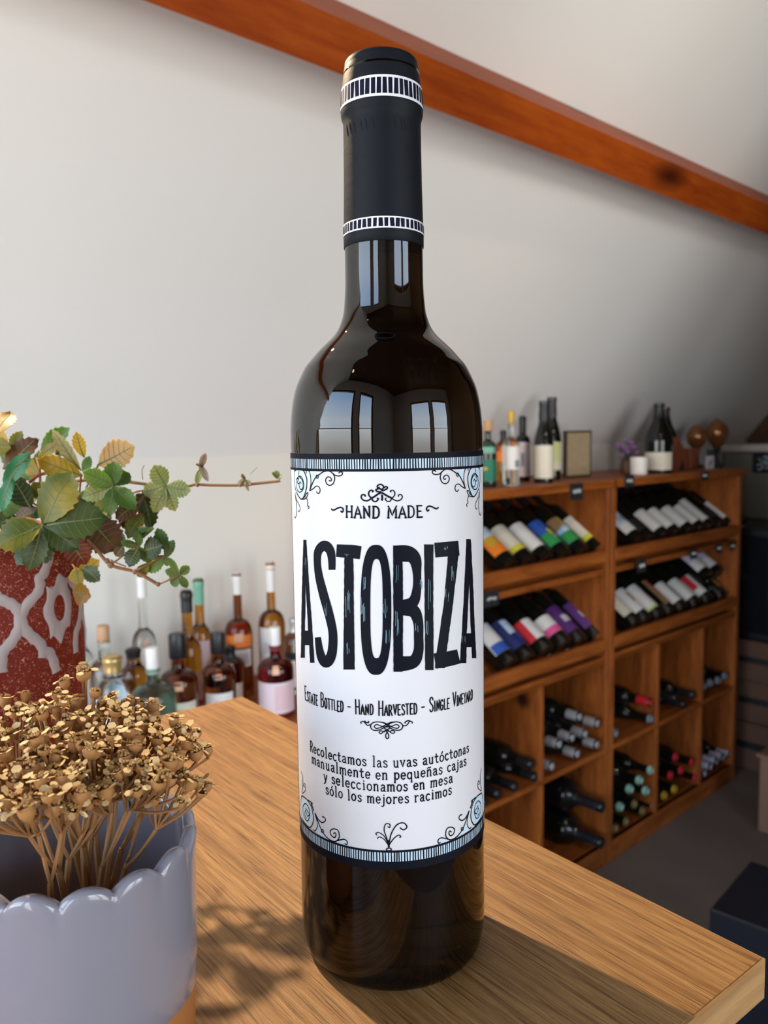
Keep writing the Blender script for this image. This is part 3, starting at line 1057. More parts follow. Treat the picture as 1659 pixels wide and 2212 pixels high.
# ------------------------------------------------------------------ dried yarrow standing in it
STRAW = flat('dry_stem', (.27, .125, .038), .7, var=.3, vscale=120)
CALYX = flat('dry_calyx', (.34, .155, .042), .7, var=.35, vscale=200)
DISC = flat('dry_disc', (.42, .24, .075), .8, var=.35, vscale=300)
PETAL = flat('dry_petal', (.66, .47, .22), .7, var=.25, vscale=160)


def head_mesh(v):
    rnd = random.Random(100 + v)
    body, disc, pet = MB(), MB(), MB()
    R_ = rnd.uniform(.0020, .0027)
    H_ = rnd.uniform(.0038, .0052)
    seg = 9
    rows = []
    for f, g in ((0, .18), (.2, .62), (.5, .95), (.8, 1.0), (1.0, .88)):
        rows.append([(R_ * g * (1 + .10 * (j % 2)) * cos(2 * pi * j / seg), R_ * g * (1 + .10 * (j % 2)) * sin(2 * pi * j / seg), H_ * f) for j in range(seg)])
    body.grid(rows, cv=True)
    # knobbly disc: a low dome of grains
    for q in range(11):
        a, rr = rnd.uniform(0, 2 * pi), R_ * .78 * sqrt(rnd.random())
        cx, cy, cz, g = rr * cos(a), rr * sin(a), H_ * (1.02 + .16 * (1 - (rr / R_) ** 2)), R_ * .28
        disc.add([(cx + g, cy, cz), (cx, cy + g, cz), (cx - g, cy, cz), (cx, cy - g, cz), (cx, cy, cz + g), (cx, cy, cz - g)],
                 [(0, 1, 4), (1, 2, 4), (2, 3, 4), (3, 0, 4), (1, 0, 5), (2, 1, 5), (3, 2, 5), (0, 3, 5)])
    npet = (3, 5, 5, 4, 6, 0)[v % 6]
    for q in range(npet):
        a = 2 * pi * (q + rnd.uniform(-.25, .25)) / max(1, npet)
        L, w, up = R_ * rnd.uniform(.8, 1.4), R_ * rnd.uniform(.4, .68), rnd.uniform(-.3, .7)
        t, s_ = np.array([cos(a), sin(a), up * .6]), np.array([-sin(a), cos(a), rnd.uniform(-.3, .3)])
        o_ = np.array([cos(a) * R_ * .85, sin(a) * R_ * .85, H_ * .98])
        P = [[o_ - s_ * w * .5, o_ + s_ * w * .5], [o_ + t * L * .55 - s_ * w, o_ + t * L * .55 + s_ * w], [o_ + t * L - s_ * w * .55 + Z * up * L * .2, o_ + t * L + s_ * w * .55 + Z * up * L * .2]]
        pet.grid(P)
        pet.grid([[p + np.array([0, 0, -.00018]) for p in r_] for r_ in P])
    return (body.mesh('calyx', CALYX, True, 60), disc.mesh('flower_disc', DISC, True, 60), pet.mesh('petals', PETAL) if npet else None)


HEADS = [head_mesh(v) for v in range(6)]
rnd = random.Random(5)
# umbels: photo x, photo y of the umbel's middle, depth, spread, number of heads, look
UMB = [(40, 1520, .268, .0200, 24, 'tall leftmost'), (160, 1500, .262, .0150, 14, 'tall back'), (255, 1515, .275, .0170, 18, 'back middle'), (120, 1600, .235, .0210, 30, 'broad front'),
       (215, 1590, .240, .0190, 26, 'dense central'), (320, 1565, .258, .0150, 15, 'right-hand back'), (300, 1640, .236, .0150, 17, 'right-hand front'), (370, 1650, .250, .0115, 10, 'outermost right'),
       (25, 1640, .222, .0180, 20, 'front left'), (105, 1690, .212, .0095, 7, 'lowest front'), (165, 1440, .280, .0042, 3, 'topmost thin'), (390, 1580, .262, .0100, 7, 'far right leaning')]
for ui, (ux, uy, ud, spread, nh, look) in enumerate(UMB):
    top = at_depth(ux, uy, ud)
    foot = WPOS + np.array([rnd.uniform(-.010, .014), rnd.uniform(-.008, .010), .014])
    st = empty('dried_yarrow', tuple(foot))
    tag(st, '%s stem of dried tan yarrow flowers in the scalloped pot' % look, 'dried flower', 'dried yarrow stems in the white pot')
    rel = top - foot
    mb = MB()
    # main stalk bows outwards, then branches to every head
    knee = rel * .55 + np.array([-rel[0] * .16, -rel[1] * .16, .004])
    stalk = smooth_path([np.zeros(3), rel * .25 + np.array([-rel[0] * .1, -rel[1] * .1, .003]), knee], 4)
    mb.tube(stalk, list(np.linspace(.0014, .0010, len(stalk))), 6)
    subs = [knee + (rel - knee) * .45 + np.array([rnd.uniform(-.5, .5), rnd.uniform(-.5, .5), 0]) * spread for _ in range(max(2, nh // 5))]
    for s_ in subs:
        mb.tube(smooth_path([knee, (knee + s_) / 2 + np.array([0, 0, -.001]), s_], 3), .00062, 5)
    spots = []
    nh = int(nh * 1.45)
    for h_ in range(nh):
        for _ in range(24):
            a, rr = rnd.uniform(0, 2 * pi), spread * sqrt(rnd.random())
            off = np.array([rr * cos(a), rr * sin(a) * .85, 0])
            if all(np.linalg.norm(off - q) > .0037 for q in spots):
                break
        spots.append(off)
        base_ = rel + off + np.array([0, 0, -.55 * rr * rr / spread * .9 + rnd.uniform(-.0035, .0035) - .004])
        s_ = min(subs, key=lambda q: np.linalg.norm(q[:2] - base_[:2]))
        mb.tube(smooth_path([s_, s_ + (base_ - s_) * .55 + np.array([0, 0, -.0012]), base_], 3), [.00042] * 6 + [.0006], 4)
        cal, dis, pe = HEADS[rnd.randrange(6)]
        dirv = Vector((off[0] * 22 + rnd.uniform(-.3, .3), off[1] * 22 + rnd.uniform(-.3, .3), 1)).normalized()
        hd = link('flower_head', cal, st)
        hd.location = tuple(base_)
        hd.rotation_euler = dirv.to_track_quat('Z', 'Y').to_euler()
        sc_ = rnd.uniform(.62, .92)
        hd.scale = (sc_, sc_, sc_)
        link('flower_disc', dis, hd)
        if pe:
            link('petals', pe, hd)
    mb.build('stem', STRAW, st, True)

# ------------------------------------------------------------------ red pot with the creeper
RR, RH = .0487, .149
rd = .452
e_ = ray(-20, 1300)
RC = np.array([e_[0] / e_[1] * rd, rd])
RED, nt, b = new_mat('red_clay')
tc = nt.nodes.new('ShaderNodeTexCoord')
n1 = nt.nodes.new('ShaderNodeTexNoise'); n1.inputs['Scale'].default_value = 520; n1.inputs['Detail'].default_value = 3; n1.inputs['Distortion'].default_value = 2.0
r1 = nt.nodes.new('ShaderNodeValToRGB'); r1.color_ramp.elements[0].position = .61; r1.color_ramp.elements[1].position = .645
n2 = nt.nodes.new('ShaderNodeTexNoise'); n2.inputs['Scale'].default_value = 60
mx0 = nt.nodes.new('ShaderNodeMix'); mx0.data_type = 'RGBA'
mx0.inputs[6].default_value = (.15, .015, .008, 1); mx0.inputs[7].default_value = (.21, .026, .012, 1)
mx = nt.nodes.new('ShaderNodeMix'); mx.data_type = 'RGBA'
mx.inputs[7].default_value = (.60, .30, .19, 1)
for n_ in (n1, n2):
    nt.links.new(tc.outputs['Object'], n_.inputs['Vector'])
nt.links.new(n1.outputs['Fac'], r1.inputs[0])
nt.links.new(n2.outputs['Fac'], mx0.inputs[0])
nt.links.new(mx0.outputs[2], mx.inputs[6])
nt.links.new(r1.outputs[0], mx.inputs[0])
nt.links.new(mx.outputs[2], b.inputs['Base Color'])
b.inputs['Roughness'].default_value = .55
b.inputs['Specular IOR Level'].default_value = .15
PATT = flat('grey_white_glaze', (.42, .36, .345), .45, var=.18, vscale=90)
plant = empty('potted_creeper', (RC[0], RC[1], TBL))
tag(plant, 'five-leaved creeper in a red pot with grey ogee pattern', 'plant')
rpot = MB().lathe([(.040, 0), (RR - .002, .001), (RR, .004), (RR, RH - .003), (RR - .001, RH - .0005), (RR - .003, RH), (RR - .005, RH - .001), (RR - .0055, RH - .02)], 72, True, True).build('pot', RED, plant, True, 50)
MB().lathe([(RR - .006, RH - .016), (.02, RH - .012), (.001, RH - .011)], 40, True, False).build('soil', flat('soil', (.03, .02, .012), .95, var=.4, vscale=200), plant, True)


def rlab(x, y):
    a, z = on_cyl(x / 7.375, 1180 + y / 7.375, RC, RR)
    return a, z - TBL


def rwrap(a, z, eps):
    return ((RR + eps) * sin(a), -(RR + eps) * cos(a), z)


def pot_strand(mb, pts, w, da):
    p = smooth_path([np.array(rlab(*q)) for q in pts], 5)
    n = len(p)
    rows = []
    for i, q in enumerate(p):
        t = p[min(i + 1, n - 1)] - p[max(i - 1, 0)]
        t = np.array([t[0] * RR, t[1]])
        t /= np.linalg.norm(t) + 1e-9
        nn = np.array([-t[1], t[0]])
        ww = w * (1 + .08 * sin(i * 1.3))
        row = []
        for f, h_ in ((-.5, .0001), (-.38, .0006), (0, .00075), (.38, .0006), (.5, .0001)):
            row.append(rwrap(q[0] + nn[0] * ww * f / RR + da, q[1] + nn[1] * ww * f, h_))
        rows.append(row)
    mb.grid(rows)


a_ring, _ = rlab(950, 980)
a_x, _ = rlab(330, 1180)
PITCHA = 2 * (a_ring - a_x)
for k in range(-3, 3):
    mb = MB()
    da = k * PITCHA
    wS = .0058
    pot_strand(mb, [(330, 1180), (345, 1080), (440, 920), (600, 740), (640, 620), (625, 520), (700, 430), (770, 230), (800, 90)], wS, da)
    pot_strand(mb, [(320, 1180), (290, 1030), (190, 930), (60, 870), (-60, 800), (-180, 650)], wS, da)
    pot_strand(mb, [(320, 1180), (290, 1340), (180, 1530), (60, 1660), (20, 1800), (25, 2010)], wS, da)
    pot_strand(mb, [(330, 1180), (400, 1330), (520, 1450), (640, 1550), (690, 1680), (680, 1780)], wS, da)
    pot_strand(mb, [(690, 1690), (780, 1690), (850, 1820), (900, 2000)], wS, da)
    mb.build('painted_strand', PATT, rpot, True)
    # medallion with an oval hole
    outer = [(940, 430), (900, 500), (870, 620), (800, 660), (735, 640), (745, 720), (740, 860), (690, 980), (700, 1130), (770, 1260), (795, 1400), (800, 1480), (850, 1430), (920, 1500), (975, 1550), (1010, 1420), (1060, 1290), (1110, 1270), (1120, 1130), (1135, 950), (1110, 720), (1070, 620), (1085, 490), (1050, 510), (1000, 480)]
    inner = []
    mo = [np.array(rlab(*q)) for q in outer]
    ca, cz = np.array(rlab(950, 980))
    ia, iz = rlab(1033, 980)[0] - ca, rlab(950, 770)[1] - cz
    mb = MB()
    rows = []
    for q in smooth_path(mo, 3, True):
        an = atan2((q[1] - cz), (q[0] - ca) * RR)
        ih = np.array([ca + ia * cos(an), cz + iz * sin(an)])
        rows.append([rwrap(*(ih + (q - ih) * f + np.array([da, 0])), h_) for f, h_ in ((0, .0001), (.12, .0006), (.5, .0007), (.9, .0006), (1, .0001))])
    mb.grid(rows)
    mb.build('painted_medallion', PATT, rpot, True)

LM = {
    'dark': leaf_mat('leaf_dark_green', (.022, .055, .008), (.07, .10, .012), .3), 'green': leaf_mat('leaf_green', (.07, .19, .022), (.20, .33, .045), .45),
    'light': leaf_mat('leaf_light_green', (.13, .30, .04), (.30, .42, .08), .45), 'pale': leaf_mat('leaf_pale_green', (.26, .36, .09), (.45, .45, .15), .45),
    'olive': leaf_mat('leaf_olive', (.11, .15, .010), (.40, .30, .02), .45), 'yellow': leaf_mat('leaf_yellow', (.42, .31, .012), (.62, .45, .05), .5),
    'amber': leaf_mat('leaf_amber', (.40, .17, .015), (.55, .36, .03), .45), 'peach': leaf_mat('leaf_peach', (.62, .40, .16), (.70, .46, .10), .4),
    'brown': leaf_mat('leaf_brown', (.10, .035, .008), (.20, .085, .015), .3), 'red': leaf_mat('leaf_red', (.14, .012, .004), (.22, .03, .006), .3),
    'emerald': leaf_mat('leaf_emerald', (.02, .19, .07), (.05, .30, .12), .35), 'straw': leaf_mat('leaf_straw', (.40, .33, .10), (.45, .40, .16), .4),
    'pink': leaf_mat('leaf_pinkish', (.42, .26, .20), (.48, .34, .24), .35),
}
VEIN = flat('leaf_vein', (.13, .145, .04), .6)
VINE = flat('vine_bark', (.26, .12, .045), .6, var=.3, vscale=150)
VINER = flat('vine_red', (.33, .07, .03), .5, var=.3, vscale=150)


def leaflet(base, tip, width, mat, normal, rnd, fold=.25, curl=.25):
    """serrated obovate leaflet; mesh in coordinates of its plant"""
    ax = tip - base
    L = np.linalg.norm(ax)
    ax = ax / L
    nr = normal - ax * np.dot(normal, ax)
    nr /= np.linalg.norm(nr)
    sd = np.cross(ax, nr)
    K = 15
    rows_t, rows_b = [], []
    ph = rnd.uniform(0, 6)
    for i in range(K + 1):
        t = i / K
        w = (sin(pi * min(1, t ** .85 * 1.0)) ** .75 * (.55 + .65 * t) if 0 < t < 1 else 0)
        w = w * width / 2 * .98 * (1.0 + (.09 if i % 2 else -.09) * (1 if t > .35 else 0)) + .0002
        row = []
        for f in (-1, -.55, 0, .55, 1):
            h_ = abs(f) * w * fold - curl * L * (t - .45) ** 2 + .02 * L * sin(ph + 7 * t + 2 * f)
            tt = t + (.03 if abs(f) == 1 and i % 2 else 0)
            row.append(base + ax * L * tt + sd * w * f + nr * h_)
        rows_t.append(row)
    mb = MB()
    mb.grid(rows_t)
    mb.grid([[p - nr * .00025 for p in r_][::-1] for r_ in rows_t])
    nl = len(mb.f)
    mid = [r_[2] for r_ in rows_t]
    off = nr * .0002
    for i in range(K - 1):
        wv = .0004 * (1 - i / K) + .0001
        mb.add([mid[i] - sd * wv + off, mid[i] + sd * wv + off, mid[i + 1] + sd * wv * .9 + off, mid[i + 1] - sd * wv * .9 + off], [(0, 1, 2, 3)])
    for i in (3, 5, 7, 9, 11):
        for c_ in (0, 4):
            a_, b2, e2 = rows_t[i][2], rows_t[min(i + 1, K)][1 if c_ == 0 else 3], rows_t[min(i + 2, K)][c_]
            for p_, q_ in ((a_, b2), (b2, a_ * .15 + e2 * .85)):
                mb.add([p_ - ax * .00014 + off, q_ - ax * .00008 + off, q_ + ax * .00008 + off, p_ + ax * .00014 + off], [(0, 1, 2, 3)])
    me = mb.mesh('leaflet', LM[mat], True, 70)
    me.materials.append(VEIN)
    idx = [0] * nl + [1] * (len(me.polygons) - nl)
    if len(me.polygons) == len(mb.f):
        me.polygons.foreach_set('material_index', idx)
    return me


PORG = np.array([RC[0], RC[1], TBL])
rnd = random.Random(21)


def cpt(x, y, dep):                      # crop 5 pixel -> plant coordinates
    return at_depth(x / 2.592, 870 + y / 2.592, dep) - PORG


def leaf(center, dep, lets, stalk=None, stalk_mat=None):
    """one compound leaf: petiole (stalk points) with its leaflets"""
    c = cpt(*center, dep)
    mb = MB()
    if stalk:
        pts = [cpt(x, y, d_) for x, y, d_ in stalk] + [c]
    else:
        pts = [c + np.array([.004, .012, -.006]), c]
    mb.tube(smooth_path(pts, 4), .0005, 5)
    lf = mb.build('leaf', stalk_mat or VINE, plant, True)
    for (tx, ty, w, col, *rest) in lets:
        b_ = cpt(*rest[0], dep) if rest and rest[0] else c
        dd = rest[1] if len(rest) > 1 else rnd.uniform(-.006, .006)
        t_ = cpt(tx, ty, dep + dd)
        nrm = np.array([rnd.uniform(-.35, .35), -1, rnd.uniform(-.1, .6)])
        me = leaflet(b_, t_, w / 2.592 / F * dep * 1.2, col, nrm, rnd, rnd.uniform(.1, .3), rnd.uniform(-.1, .25))
        link('leaflet', me, lf)


leaf((330, 560), .43, [(430, 640, 150, 'dark', (300, 540)), (280, 640, 140, 'olive', (330, 520)), (560, 560, 130, 'green', (430, 520)), (120, 560, 140, 'olive', (220, 520)), (330, 330, 110, 'green', (280, 450)), (60, 430, 120, 'green', (120, 520)), (660, 560, 110, 'dark', (560, 560)), (420, 800, 130, 'brown', (430, 680)), (-20, 680, 130, 'dark', (100, 640)), (20, 560, 120, 'green', (120, 600))])
leaf((540, 700), .42, [(620, 640, 90, 'olive', (540, 690)), (760, 690, 80, 'brown', (660, 640)), (700, 800, 70, 'dark', (640, 720)), (560, 760, 100, 'brown', (470, 690))])
leaf((80, 260), .425, [(120, 160, 70, 'olive', (60, 280)), (10, 330, 100, 'green', (70, 240)), (150, 330, 90, 'yellow', (210, 400)), (-30, 150, 90, 'yellow', (40, 260))])
leaf((238, 680), .375, [(-10, 800, 200, 'olive'), (165, 935, 130, 'dark'), (440, 815, 150, 'dark'), (590, 640, 205, 'dark', (255, 685)), (395, 392, 225, 'olive', None, .004)])
leaf((635, 465), .40, [(635, 328, 100, 'green'), (466, 385, 105, 'light'), (462, 530, 90, 'pale'), (615, 630, 95, 'green'), (752, 592, 100, 'green'), (722, 395, 84, 'green', None, .01)], [(560, 620, .42), (600, 540, .41)])
leaf((930, 470), .405, [(862, 352, 100, 'pale'), (794, 500, 84, 'pale'), (862, 612, 90, 'pale'), (978, 606, 78, 'pale'), (1066, 492, 92, 'pale'), (880, 430, 50, 'green', None, .006)], [(640, 560, .43), (760, 500, .42)])
leaf((550, 350), .42, [(748, 245, 165, 'peach', (548, 350), .0)], [(480, 480, .43)])
leaf((455, 400), .415, [(212, 320, 118, 'yellow', (462, 410)), (290, 152, 66, 'straw', (452, 380)), (425, 168, 66, 'yellow', (470, 310)), (500, 300, 50, 'green', (470, 400))], [(440, 560, .43)])
leaf((225, 300), .43, [(380, 145, 92, 'light', (222, 268)), (215, 270, 70, 'light', (190, 440)), (120, 350, 70, 'green', (190, 440)), (320, 235, 60, 'yellow', (215, 300)), (390, 250, 70, 'pale', (310, 290), .01)], [(225, 450, .43), (225, 380, .43)])
leaf((30, 370), .40, [(205, 200, 140, 'brown', (15, 370)), (158, 285, 90, 'emerald', (15, 470)), (0, 600, 80, 'emerald', (70, 400)), (-60, 250, 110, 'olive', (60, 250)), (60, 60, 130, 'amber', (-50, 190), .02)])
leaf((180, 560), .41, [(62, 410, 140, 'dark', (175, 590)), (188, 445, 80, 'olive', (245, 550)), (80, 650, 100, 'brown', (235, 600)), (200, 645, 46, 'emerald', (245, 590)), (310, 480, 90, 'dark', (240, 560), .01)])
leaf((500, 650), .405, [(655, 825, 200, 'brown', (490, 640)), (650, 650, 95, 'brown', (790, 545)), (560, 470, 120, 'olive', (600, 640), .02)])
leaf((400, 740), .395, [(480, 905, 145, 'red', (380, 750)), (330, 830, 120, 'dark', (300, 700)), (90, 905, 110, 'dark', (220, 740)), (255, 900, 110, 'dark', (235, 700)), (330, 800, 150, 'dark', (200, 690), .015)])
leaf((790, 620), .41, [(850, 700, 95, 'dark', (800, 500)), (715, 755, 95, 'olive', (800, 620)), (810, 520, 60, 'brown', (760, 560)), (690, 690, 80, 'dark', (740, 590), .01)], [(660, 685, .41), (720, 640, .41)], VINER)
leaf((775, 805), .40, [(680, 778, 42, 'green'), (780, 720, 62, 'green'), (720, 915, 100, 'dark'), (905, 800, 120, 'dark', (800, 830)), (840, 895, 50, 'green'), (650, 860, 60, 'brown', (690, 800))], [(625, 905, .40), (700, 850, .40)])
leaf((925, 855), .40, [(880, 705, 66, 'green', (935, 830)), (972, 770, 52, 'green', (925, 870)), (822, 945, 78, 'green'), (938, 915, 30, 'green'), (770, 975, 60, 'olive', (830, 900)), (815, 690, 70, 'dark', (790, 740)), (740, 760, 60, 'green', (860, 700))], [(755, 945, .40), (880, 875, .40)])
leaf((1005, 965), .40, [(945, 868, 36, 'light'), (926, 938, 46, 'light'), (1058, 915, 50, 'light', (1005, 965)), (950, 1010, 70, 'green', (1012, 975)), (1048, 1035, 42, 'green')], [(885, 1018, .40), (940, 995, .40)])
leaf((430, 940), .43, [(555, 880, 84, 'yellow', (435, 965)), (445, 1015, 90, 'yellow', (425, 920)), (555, 995, 80, 'dark', (465, 920), -.006), (500, 1085, 120, 'amber', (405, 1050)), (480, 870, 60, 'light', (440, 900), .006)], [(400, 900, .44)])
leaf((1122, 385), .405, [(1150, 285, 34, 'pink', (1118, 370)), (1164, 436, 32, 'pink', (1125, 350)), (1104, 455, 34, 'pale', (1122, 370)), (1100, 345, 20, 'pink', (1130, 360))], [(1105, 460, .405)])
leaf((1372, 432), .405, [(1326, 452, 22, 'pink'), (1405, 455, 20, 'pink'), (1388, 490, 18, 'pink'), (1355, 400, 18, 'pink'), (1345, 470, 18, 'pink')], [(1345, 462, .405)])
leaf((1560, 440), .405, [(1545, 380, 34, 'light', (1552, 425)), (1525, 388, 14, 'pale', (1548, 420)), (1566, 400, 24, 'green', (1560, 430))], [(1550, 442, .405), (1570, 440, .405)])
for pts, r_, mt in (([(1000, 465, .41), (1060, 465, .405), (1100, 458, .405), (1190, 462, .405), (1340, 462, .405), (1440, 452, .405), (1555, 440, .405)], .0011, VINE),
                    ([(400, 690, .42), (470, 750, .405), (540, 820, .40), (620, 908, .40), (755, 945, .40), (830, 985, .40), (885, 1018, .40)], .0014, VINE),
                    ([(620, 880, .40), (660, 900, .398), (703, 916, .396)], .0006, VINE), ([(165, 445, .41), (220, 405, .41), (330, 378, .415)], .0013, VINER),
                    ([(225, 470, .42), (222, 380, .42), (205, 310, .43)], .0010, VINE), ([(60, 660, .38), (150, 650, .38), (238, 680, .376)], .0016, VINER),
                    ([(300, 760, .43), (250, 600, .42), (330, 470, .42), (560, 430, .42), (930, 470, .42), (1010, 466, .41)], .0013, VINE),
                    ([(1400, 400, .405), (1440, 362, .403)], .0002, VINE), ([(800, 430, .405), (795, 380, .404), (808, 350, .404)], .0003, VINE)):
    MB().tube(smooth_path([cpt(*q) for q in pts], 5), r_ * .68, 6).build('vine_stem', mt, plant, True)
for (x, y, r_) in ((620, 908, .0026), (600, 885, .002), (755, 945, .0022), (885, 1016, .0018), (1105, 460, .0016), (1345, 462, .0014)):
    c = cpt(x, y, .40)
    nod = MB()
    r_ *= .7
    nod.grid([[c + r_ * np.array([cos(t) * sin(p), sin(t) * sin(p), cos(p)]) for t in np.linspace(0, 2 * pi, 9)[:-1]] for p in np.linspace(.15, pi - .15, 5)], cv=True)
    nod.build('vine_node', VINE, plant, True)

# ------------------------------------------------------------------ background bottles
def prof_wine(H=.30, R=.037, neck=.0142, sh=.62):
    return [(R * .55, .004), (R * .86, 0), (R * .96, .002), (R, .008), (R, H * .30), (R, H * sh), (R * .97, H * (sh + .035)), (R * .84, H * (sh + .075)), (R * .62, H * (sh + .11)), (neck * 1.25, H * (sh + .15)),
            (neck * 1.04, H * (sh + .19)), (neck, H * .9), (neck, H * .96), (neck * 1.08, H * .965), (neck * 1.08, H * .995), (neck * .7, H)]


def prof_burg(H=.30, R=.041, neck=.0145):
    return [(R * .55, .004), (R * .86, 0), (R * .96, .002), (R, .008), (R, H * .45), (R * .98, H * .50), (R * .88, H * .58), (R * .68, H * .67), (R * .50, H * .75), (neck * 1.1, H * .84), (neck, H * .9), (neck, H * .96), (neck * 1.1, H * .965), (neck * 1.1, H * .995), (neck * .7, H)]


def prof_round(H, R, neck, s0, s1):                  # round-shouldered spirit bottle
    return [(R * .6, .003), (R * .9, 0), (R, .006), (R, H * s0 * .5), (R, H * s0), (R * .97, H * (s0 + (s1 - s0) * .35)), (R * .84, H * (s0 + (s1 - s0) * .68)), (R * .58, H * (s0 + (s1 - s0) * .92)), (neck * 1.2, H * s1),
            (neck, H * (s1 + .03)), (neck, H * .93), (neck * 1.12, H * .94), (neck * 1.12, H * .985), (neck * .8, H)]


def prof_r(prof, z):
    return float(np.interp(z, [q[1] for q in prof], [q[0] for q in prof]))


BLACKG = flat('black_bottle_glass', (.006, .007, .005), .08, spec=.5, coat=.3, var=.1)
GREENG = flat('dark_green_bottle_glass', (.008, .014, .006), .08, spec=.5, coat=.3, var=.1)
CLEARG = glass('clear_glass', (.88, .92, .88), .03)
AMBERG = glass('amber_liquor', (.62, .27, .03), .03)
DAMBER = glass('dark_amber_liquor', (.30, .085, .02), .03)
REDG = glass('red_liqueur', (.34, .02, .03), .03)
AQUA = glass('aqua_glass', (.30, .52, .42), .25)
GOLD = flat('gold_cap', (.62, .42, .16), .3, .6)
SILV = flat('silver_capsule', (.55, .53, .52), .35, .5)
BLKC = flat('black_cap', (.012, .012, .014), .4)
CORK = flat('cork', (.52, .30, .16), .8, var=.3, vscale=200)
COL_ = {
    'white': (.78, .75, .70), 'cream': (.72, .66, .52), 'grey': (.55, .54, .55), 'pinkwhite': (.74, .60, .62), 'orange': (.85, .22, .02), 'yellow': (.62, .58, .05), 'blue': (.03, .10, .42), 'green': (.03, .30, .07),
    'red': (.60, .02, .03), 'pink': (.75, .10, .28), 'purple': (.10, .025, .16), 'navy': (.015, .025, .12), 'black': (.012, .012, .014), 'mint': (.36, .62, .46), 'mustard': (.60, .36, .03), 'dgreen': (.01, .16, .09), 'brown': (.30, .17, .07),
    'lilacwhite': (.60, .58, .70), 'bluewhite': (.55, .66, .76), 'steel': (.22, .26, .30), 'peach': (.80, .45, .28), 'lightblue': (.30, .50, .80), 'greenpaper': (.16, .40, .28), 'yellowgreen': (.60, .64, .28), 'rose': (.70, .48, .50), 'pinkgrey': (.55, .42, .44),
}


def paper(c):
    return flat('paper_' + c, COL_[c], .55, var=.06, vscale=80)


def capm(c):
    return {'gold': GOLD, 'silver': SILV, 'black': BLKC, 'cork': CORK}.get(c) or flat('capsule_' + c, COL_[c], .35, var=.06)


_mesh_cache = {}


def label_mesh(key, prof, z0, z1, span, mat, eps=.0006, off=0.0):
    ck = (key, z0, z1, span, mat.name, eps, off)
    if ck not in _mesh_cache:
        n = max(4, int(span / 10))
        rows = []
        for i in range(n + 1):
            a = radians(off - span / 2 + span * i / n)
            rows.append([(sin(a) * (prof_r(prof, z) + eps), -cos(a) * (prof_r(prof, z) + eps), z) for z in (z0, (z0 + z1) / 2, z1)])
        mb = MB().grid(rows)
        mb.grid([[(p[0] * .99, p[1] * .99, p[2]) for p in r_][::-1] for r_ in rows])
        _mesh_cache[ck] = mb.mesh('paper_label', mat, True)
    return _mesh_cache[ck]


def bottle_obj(key, prof, body_mat, cap=None, labels=(), cap_len=.06, stopper=None, name='wine_bottle', seg=28):
    """root Empty with glass body, capsule or stopper and labels; label faces local -y"""
    root = empty(name)
    ck = (key, body_mat.name)
    if ck not in _mesh_cache:
        _mesh_cache[ck] = MB().lathe(smooth_path(prof, 2), seg).mesh('glass_body', body_mat, True, 60)
    link('glass_body', _mesh_cache[ck], root)
    H = prof[-1][1]
    if cap:
        ck = (key, 'cap', cap, cap_len)
        if ck not in _mesh_cache:
            z0 = H - cap_len
            pts = [(prof_r(prof, z) + .0006, z) for z in np.linspace(z0, H - .0002, 8)]
            pts = [(pts[0][0] - .0008, z0)] + pts + [(prof[-1][0] * .9, H + .0008)]
            _mesh_cache[ck] = MB().lathe(pts, 24).mesh('capsule', capm(cap), True, 50)
        link('capsule', _mesh_cache[ck], root)
    if stopper:
        mt, r_, h_ = stopper
        ck = (key, 'stop', mt, r_, h_)
        if ck not in _mesh_cache:
            zs = H - h_ * .25
            _mesh_cache[ck] = MB().lathe([(r_ * .92, zs), (r_, zs + h_ * .06), (r_, zs + h_ * .92), (r_ * .9, zs + h_)], 24).mesh('stopper', capm(mt), True, 50)
        link('stopper', _mesh_cache[ck], root)
    for lb in labels:
        z0, z1, span, c = lb[:4]
        subs = lb[4] if len(lb) > 4 else ()
        lo = link('paper_label', label_mesh(key, prof, H * z0, H * z1, span, paper(c)), root)
        for s_ in subs:
            a, b_, sp, cc, off = s_
            link('label_print', label_mesh(key, prof, H * (z0 + (z1 - z0) * a), H * (z0 + (z1 - z0) * b_), sp, paper(cc), .0012, off), lo)
    return root


def orient(o, loc, zax, front):
    """put local z on zax and local -y towards front"""
    z_ = Vector(zax).normalized()
    f = Vector(front)
    f = (f - z_ * f.dot(z_)).normalized()
    y_ = -f
    x_ = y_.cross(z_)
    m_ = Matrix(((x_.x, y_.x, z_.x), (x_.y, y_.y, z_.y), (x_.z, y_.z, z_.z)))
    o.location = tuple(loc)
    o.rotation_euler = m_.to_euler()


def stand(o, loc, turn=0.0):
    d = Vector((CAM[0] - loc[0], CAM[1] - loc[1], 0))
    d.rotate(Matrix.Rotation(radians(turn), 3, 'Z'))
    orient(o, loc, (0, 0, 1), d)


# ------------------------------------------------------------------ the wine racks
def rack_box(root, nm, lo, hi, mat=None, bev=.002):
    return MB().box(lo, hi, bev).build(nm, mat or RACKW, root)


RACKV = wood('rack_pine_upright', (.15, .032, .004), (.38, .105, .016), (9, 9, 1.2), .5, .1, knots=3.0)
ZTOP, RD = 1.253, .34
ALPHA = radians(35)
ROWS = (1.0, .718)                               # height of the slanted display boards at the front


